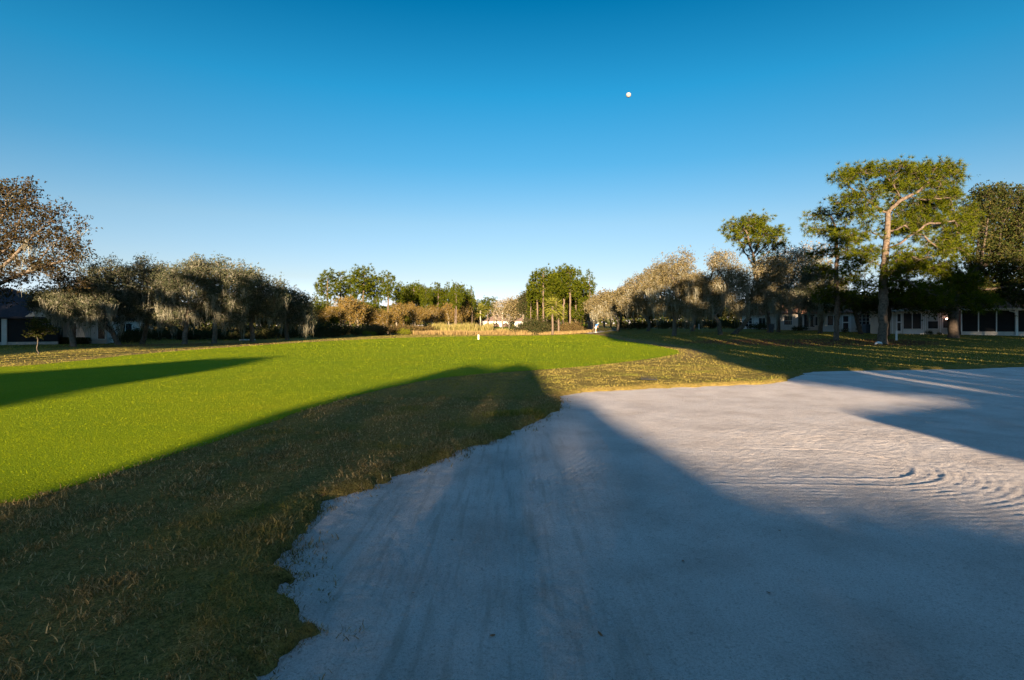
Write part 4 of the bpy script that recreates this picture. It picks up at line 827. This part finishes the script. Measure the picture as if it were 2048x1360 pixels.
# bunker rake lying on the grass beyond the sand
gx, gy = GP(1298, 764); gzv = Z(gx, gy)+.05; rk = empty('bunker_rake', (gx, gy, gzv), 'dark rake head lying on the sunlit grass by the bunker', 'rake', rz=-.5); M_black = simple('black_plastic', (.02, .02, .02), .5, .1, 5)
MB().box(-.22, .22, -.02, .02, 0, .035).build('head', M_black, rk, bevel=.005)
m = MB()
for k in range(11): m.box(-.2+k*.04-.006, -.2+k*.04+.006, -.012, .012, .035, .10)
m.build('teeth', M_black, rk); MB().tube([(0, .02, .02), (.02, .25, .0)], .014, 8).build('handle', M_black, rk)
# slabs under the left oaks
for px, lab in ((486, 'pale flat slab on the lawn under the left oaks, left one'), (503, 'pale flat slab on the lawn under the left oaks, right one')):
    x, y, z = gb(px, 62); tag(MB().box(-.35, .35, -.2, .2, -.05, .12).build('slab', M_white, None, (x, y, z), bevel=.02), lab, 'slab', 'pale slabs')
x, y, z = gb(1187, 90); pl = empty('pole', (x, y, z), 'thin brown pole beside the golfer on the path edge', 'pole'); MB().tube([(0, 0, -.1), (.01, 0, 1.9)], [.06, .045], 8).build('shaft', M_palebark, pl); MB().tube([(.01, 0, 1.9), (.01, 0, 1.98)], [.07, .05], 8).build('cap', M_white, pl)
# fallen leaves and sticks
def leaf(x, y, sc, rz, lab, sand=True, m=M_fallen):
    z = float(Hs(np.array([x]), np.array([y]))[0])+.006 if sand else Z(x, y)+.035
    V = [(-.5, 0, .05), (-.25, .16, .0), (.1, .2, .03), (.5, 0, .10), (.1, -.2, .04), (-.25, -.16, .02), (0, 0, -.02), (-.75, 0, .06), (-.5, .015, .05)]
    m_ = MB().add([(a*sc, b_*sc, c*sc) for a, b_, c in V], [(0, 6, 1), (1, 6, 2), (2, 6, 3), (3, 6, 4), (4, 6, 5), (5, 6, 0), (7, 0, 8)])
    o = m_.build('fallen_leaf', m, None, (x, y, z)); o.rotation_euler = (random.uniform(-.3, .3), random.uniform(-.3, .3), rz); tag(o, lab, 'leaf', 'fallen leaves'); return o
gx, gy = GP(358, 1228); leaf(gx, gy, .06, .6, 'tan curled leaf lying on the rough grass at the lower left', False, simple('tan_leaf', (.42, .22, .13), .8, .2, 20))
gx, gy = GP(645, 992); leaf(gx, gy, .07, 1, 'rusty leaf at the grass edge of the bunker', False)
LFS = [((1490, 830), 'brown leaf on the sunlit sand between the rake ring and the grass point'), ((1524, 893), 'brown leaf lying inside the rake ring'), ((1395, 813), 'small brown leaf on the sunlit sand above the long shadow edge'),
    ((1282, 862), 'small dark leaf on the sand at the edge of the diagonal shadow'), ((1558, 1040), 'dark speck of leaf just inside the large shadow below the rake ring'), ((1366, 1096), 'pale leaf scrap alone in the middle of the shaded sand'),
    ((1538, 1155), 'brown leaf furthest right among the leaves on the shaded sand'), ((905, 1060), 'brown leaf among the tyre marks on the left of the sand'), ((826, 1165), 'curled leaf closest to the grass edge on the shaded sand'),
    ((985, 1245), 'brown leaf beside the rake-tooth row in the shade'), ((1200, 1240), 'brown leaf on the foot prints near the bottom of the sand'), ((1885, 815), 'tiny leaf in the dark shadow tongue on the right of the sand')]
for (px, py), lab in LFS:
    gx, gy = GP(px, py+3); leaf(gx, gy, random.uniform(.03, .05), random.uniform(0, 6), lab)
# green tuft at the bunker edge
gx, gy = GP(1035, 830); rs = np.random.RandomState(8); n = 2600; X_ = gx+rs.normal(0, .28, n); Y_ = gy+rs.normal(0, .14, n); V, Fc = blades(rs, X_, Y_, H(X_, Y_)-.01, .07*np.ones(n), .010*np.ones(n), 1.1)
tag(link('grass_tuft', rawmesh('grass_tuft', V, Fc), M_lblade), 'greener grass tuft at the corner of the bunker edge', 'grass tuft')

# moon: a plain rock ball lit by the sun, opposite it
M_moon = simple('moon_rock', (.30, .29, .28), 1, .35, 2)
import bmesh
bm = bmesh.new(); bmesh.ops.create_icosphere(bm, subdivisions=4, radius=1); me = bpy.data.meshes.new('moon'); bm.to_mesh(me); bm.free()
for p in me.polygons: p.use_smooth = True
Dm = 6000; mo = link('moon', me, M_moon); mo.location = ((1257-CX)/F*Dm, Dm, CZ-(190-HY)/F*Dm); mo.scale = (4.9/F*Dm,)*3; tag(mo, 'small white full moon in the blue sky', 'moon')

# ------------------------------------------------------------ golfer
def skin(name, pts, edges, rad, m, parent, sub=2):
    me = bpy.data.meshes.new(name); me.from_pydata(pts, edges, []); o = link(name, me, m, parent)
    sk = o.modifiers.new('skin', 'SKIN'); 
    for i, r in enumerate(rad): me.skin_vertices[0].data[i].radius = (r, r) if not isinstance(r, tuple) else r
    me.skin_vertices[0].data[0].use_root = True; sk.use_smooth_shade = True
    s_ = o.modifiers.new('sub', 'SUBSURF'); s_.levels = sub; s_.render_levels = sub; return o
x, y, z = gb(1191, 91); g = empty('person', (x, y, z), 'golfer in a blue shirt and white shorts bending on the path', 'person', rz=.3)
M_skin = simple('skin', (.45, .27, .19), .6, .05, 5); M_blue = simple('blue_shirt', (.02, .16, .45), .8, .1, 5); M_shorts = simple('white_shorts', (.65, .65, .66), .8, .05, 5)
# pelvis, spine, neck, head | legs | arms
pts = [(0, 0, .92), (.08, 0, 1.08), (.20, 0, 1.25), (.30, 0, 1.36), (.37, 0, 1.40), (.45, 0, 1.44), (.52, 0, 1.46),
       (0, .10, .86), (.06, .12, .48), (-.02, .13, .09), (.12, .14, .05), (0, -.10, .86), (.04, -.12, .48), (-.04, -.13, .09), (.10, -.14, .05),
       (.27, .19, 1.30), (.32, .22, 1.03), (.44, .08, .84), (.49, .03, .79), (.27, -.19, 1.30), (.33, -.20, 1.03), (.45, -.06, .84), (.50, -.01, .79)]
ed = [(0, 1), (1, 2), (2, 3), (3, 4), (4, 5), (5, 6), (0, 7), (7, 8), (8, 9), (9, 10), (0, 11), (11, 12), (12, 13), (13, 14), (3, 15), (15, 16), (16, 17), (17, 18), (3, 19), (19, 20), (20, 21), (21, 22)]
rd = [.14, .13, .15, .14, .06, .10, .09, .095, .065, .042, .035, .095, .065, .042, .035, .06, .045, .033, .035, .06, .045, .033, .035]
skin('body', pts, ed, rd, M_skin, g)
skin('shirt', [(0.02, 0, .98), (.09, 0, 1.09), (.20, 0, 1.25), (.29, 0, 1.35), (.27, .19, 1.30), (.30, .215, 1.12), (.27, -.19, 1.30), (.31, -.21, 1.12)], [(0, 1), (1, 2), (2, 3), (3, 4), (4, 5), (3, 6), (6, 7)], [.165, .155, .175, .15, .085, .075, .085, .075], M_blue, g)
skin('shorts', [(0, 0, .94), (0, .10, .84), (.05, .12, .58), (0, -.10, .84), (.03, -.12, .58)], [(0, 1), (1, 2), (0, 3), (3, 4)], [.165, .12, .10, .12, .10], M_shorts, g)
c = MB(); n = 12
for j in range(5):
    a = j/4*pi/2
    for k in range(n): c.v.append((.475+cos(a)*.125*cos(2*pi*k/n), cos(a)*.12*sin(2*pi*k/n), 1.47+sin(a)*.11))
for j in range(4):
    for k in range(n): c.f.append((j*n+k, j*n+(k+1) % n, (j+1)*n+(k+1) % n, (j+1)*n+k))
c.box(.56, .70, -.07, .07, 1.45, 1.47).build('cap', M_white, g)
for sy in (.135, -.135): MB().box(-.08, .20, sy-.05, sy+.05, -.0, .07).build('shoe', M_white, g, bevel=.02)
x2 = empty('golf_club', (x, y, z), 'thin golf club in the hands of the golfer in blue', 'golf club', rz=.3)
MB().tube([(.50, .01, .86), (.80, .02, .04)], .01, 6).build('shaft', M_black, x2); MB().box(.78, .90, -.01, .04, .0, .05).build('head', M_black, x2, bevel=.01)

# ------------------------------------------------------------ trees behind the viewer, whose long shadows cross the turf and sand
def US(px, py):
    s_ = CZ*F/(py-HY); return (s_*((px-CX)/F-AZT), s_)
MA = [US(*p) for p in [(0, 1005), (200, 955), (400, 880), (520, 835), (640, 802), (760, 772), (850, 752), (900, 738), (950, 728), (990, 736), (1040, 727), (1070, 733), (1085, 755), (1105, 778), (1180, 805), (1238, 843), (1300, 880), (1368, 915), (1440, 945), (1520, 964), (1610, 980), (1760, 998), (2048, 1020)]] \
     + [(5, 2.6), (5, -4), (-9, -4), (-9, 4.0)]
MBp = [US(*p) for p in [(0, 815), (250, 765), (400, 745), (560, 713), (430, 717), (280, 728), (0, 747)]]+[(-22, 15), (-22, 6), (-10, 6)]
MC = [US(*p) for p in [(2020, 802), (1980, 807), (1900, 814), (1800, 822), (1760, 826), (1742, 831), (1760, 838), (1800, 849), (1900, 872), (2048, 915)]]+[(5.6, 5.5), (12, 5), (12, 12.0), (9.4, 11.8)]
MR = [US(*p) for p in [(1560, 757), (1700, 773), (1850, 788), (1985, 798)]] \
     + [(9.6, 10.6), (9.9, 5.5), (48, 5.5), (48, 104), (32, 104), (30, 90), (25, 90), (24, 86), (21, 118), (15, 112), (9, 92), (6.5, 74), (5.6, 56), (8.6, 36), (7.0, 21.6), (6.9, 17.4)]
ML = [(-25, 38), (-25, 95), (-33, 95), (-37, 84), (-42, 84), (-43, 99), (-75, 99), (-75, 20), (-40, 22), (-27, 28), (-30, 34.5), (-32, 41), (-28, 38)]
def shade(u, s_, rs):
    j = fbm(u*2.3, s_*.35, 3)*.35; k = fbm(u*.9+9, s_*.12+4, 3)
    a = sdf(u+j*.3, s_+j*1.2, MA) < 0
    dim = np.exp(-((u-.2)/.52)**4)*smooth(4.3, 5.0, s_)*smooth(12, 8.5, s_)
    a &= rs.rand(len(u)) >.60*dim
    a &= rs.rand(len(u)) > .40*smooth(-.5, -1.1, u)
    a &= rs.rand(len(u)) > .65*np.exp(-((u+1.95)/.3)**2-((s_-5.3)/.9)**2)
    b_ = sdf(u+j*.8, s_, MBp) < 0
    c_ = sdf(u+j*smooth(10, 22, s_), s_+k*4*smooth(30, 60, s_), MR) < 0
    slit = (np.abs(u-10.35-.01*(s_-15)) < .17) & (s_ > 12.8) & (s_ < 20.5)
    for u0, s0, s1, w in ((11.3, 14, 20, .08), (12.6, 14.5, 22, .10), (13.4, 15.5, 24, .12), (9.7, 13, 17, .06), (15.2, 24, 34, .16), (16.6, 22, 30, .14), (18.2, 23, 30, .16), (17.2, 26, 32, .10), (22.5, 31, 44, .18), (24.5, 30, 40, .10), (19.5, 32, 46, .16), (26.8, 29, 38, .14), (29, 30, 36, .12), (13.8, 38, 60, .14), (17, 44, 60, .15), (11.5, 48, 62, .12)):
        slit |= (np.abs(u-u0-.02*(s_-s0)) < w) & (s_ > s0) & (s_ < s1)
    slit |= (s_ > 23) & (s_ < 64) & (vnoise(u*4.2+11, s_*.10) > .335)
    slit |= (s_ > 84) & (k > .22)
    c_ &= ~slit
    d_ = (sdf(u+j*2, s_, ML) < 0) & ~((s_ > 62) & (k > .24))
    for u0, s0, s1, w in ((-24.0, 14, 40, .22), (-25.6, 16, 40, .16), (-22.6, 22, 34, .08)): d_ |= (np.abs(u-u0-j*.3) < w) & (s_ > s0) & (s_ < s1)
    return a, b_, c_, d_, sdf(u+j*.12, s_+j*.3, MC) < 0
rs = np.random.RandomState(77)
def caster_group(which, ur, sr, lai, lsz, centres, D0, label):
    name_ = 'shade_tree' if D0 > 20 else 'tall_shrub'
    area = (ur[1]-ur[0])*(sr[1]-sr[0])*TE; n = int(area*lai/(lsz*lsz*.42)); u = rs.uniform(*ur, n); s_ = rs.uniform(*sr, n)
    k = shade(u, s_, rs)[which]; u, s_ = u[k], s_[k]; cs = np.array([c for c, _ in centres]); own = np.abs(u[:, None]+rs.normal(0, .9, len(u))[:, None]-cs[None]).argmin(1)
    for i, (cu, dd) in enumerate(centres):
        m_ = own == i
        if not m_.any(): continue
        D = D0+dd; dep = D+rs.normal(0, 1.2 if D0 > 20 else .35, m_.sum()); x = u[m_]-dep*AZT; zz = (s_[m_]+dep)*TE; yy = -dep
        bx, by = cu-D*AZT, -D; bz = Z(bx, by); root = empty(name_, (bx, by, bz), '%s %s' % (ORD[i], label), 'tree', 'trees behind the viewer')
        P_ = np.stack([x-bx, yy-by, zz-bz], 1); V, Fc = leafcards(rs, P_, lsz, .8); link('crown', rawmesh('crown', V, Fc), M_oakdark, root)
        zt = P_[:, 2].max(); t = MB()
        def dark(p0, p1):
            w = np.linspace(0, 1, 24)[:, None]; q_ = np.array(p0)*(1-w)+np.array(p1)*w; yy_ = q_[:, 1]+by; ss = (q_[:, 2]+bz)/TE+yy_; uu = q_[:, 0]+bx-yy_*AZT
            return (shade(uu, ss, np.random.RandomState(1))[which] | (ss < 3)).all()
        tops = [f for f in np.linspace(.1, .95, 40) if dark((0, 0, 0), (0, 0, zt*f))]; th = zt*(tops[-1] if tops else .1)
        t.tube([(0, 0, -.2), (.05, 0, th*.5), (0, 0, th)], [.3, .22, .1] if D0 > 20 else [.06, .05, .03], 8)
        for _ in range(30):
            e_ = P_[rs.randint(len(P_))]; s0_ = (0, 0, min(th, max(1, e_[2]*.65)))
            if dark(s0_, e_): t.tube([s0_, tuple(e_)], [.09, .02] if D0 > 20 else [.03, .01], 5)
        t.build('trunk', M_bark, root)
rh = np.random.RandomState(3); n = 90000; x = rh.uniform(-75, 60, n); P_ = np.stack([x, -39.5+rh.uniform(-1, 1, n), rh.rand(n)*(4.5+.3*fbm(x*.7, x*0, 2))], 1)  # unseen leaf wall, added to stop low sky glow passing under the crowns
V, Fc = leafcards(rh, P_, .30, .8); tag(link('hedge', rawmesh('hedge', V, Fc), M_bushd), 'unseen tall hedge added behind the viewer to block low glow', 'hedge')
caster_group(0, (-9, 5), (-4, 24), 11, .11, [(-7, 1), (-3.6, -2), (-1.2, 3), (1.8, -1), (4, 2)], 36, 'dense tree from the left standing close behind the viewer')
caster_group(1, (-22, -9.5), (6, 30), 16, .22, [(-19, 1), (-15.5, -1), (-12, 1)], 38, 'crown from the left of the clump behind and left of the viewer')
caster_group(2, (5, 48), (5, 122), 14, .30, [(9.6, 0), (12, 3), (15, -2), (20, 2), (25, -1), (30, 2), (36, -2), (43, 2)], 34, 'tall tree from the left in the row behind and right of the viewer')
caster_group(4, (5, 12.2), (4.5, 12.4), 14, .10, [(6.6, .3), (8.4, -.4), (10.6, .2)], 11, 'tall rounded shrub from the left standing just behind and right of the viewer')
caster_group(3, (-75, -22), (12, 100), 11, .34, [(-24, 0), (-28, 2), (-33, -2), (-39, 2), (-46, -1), (-54, 2), (-64, 0)], 34, 'tall tree from the right in the row behind and left of the viewer')
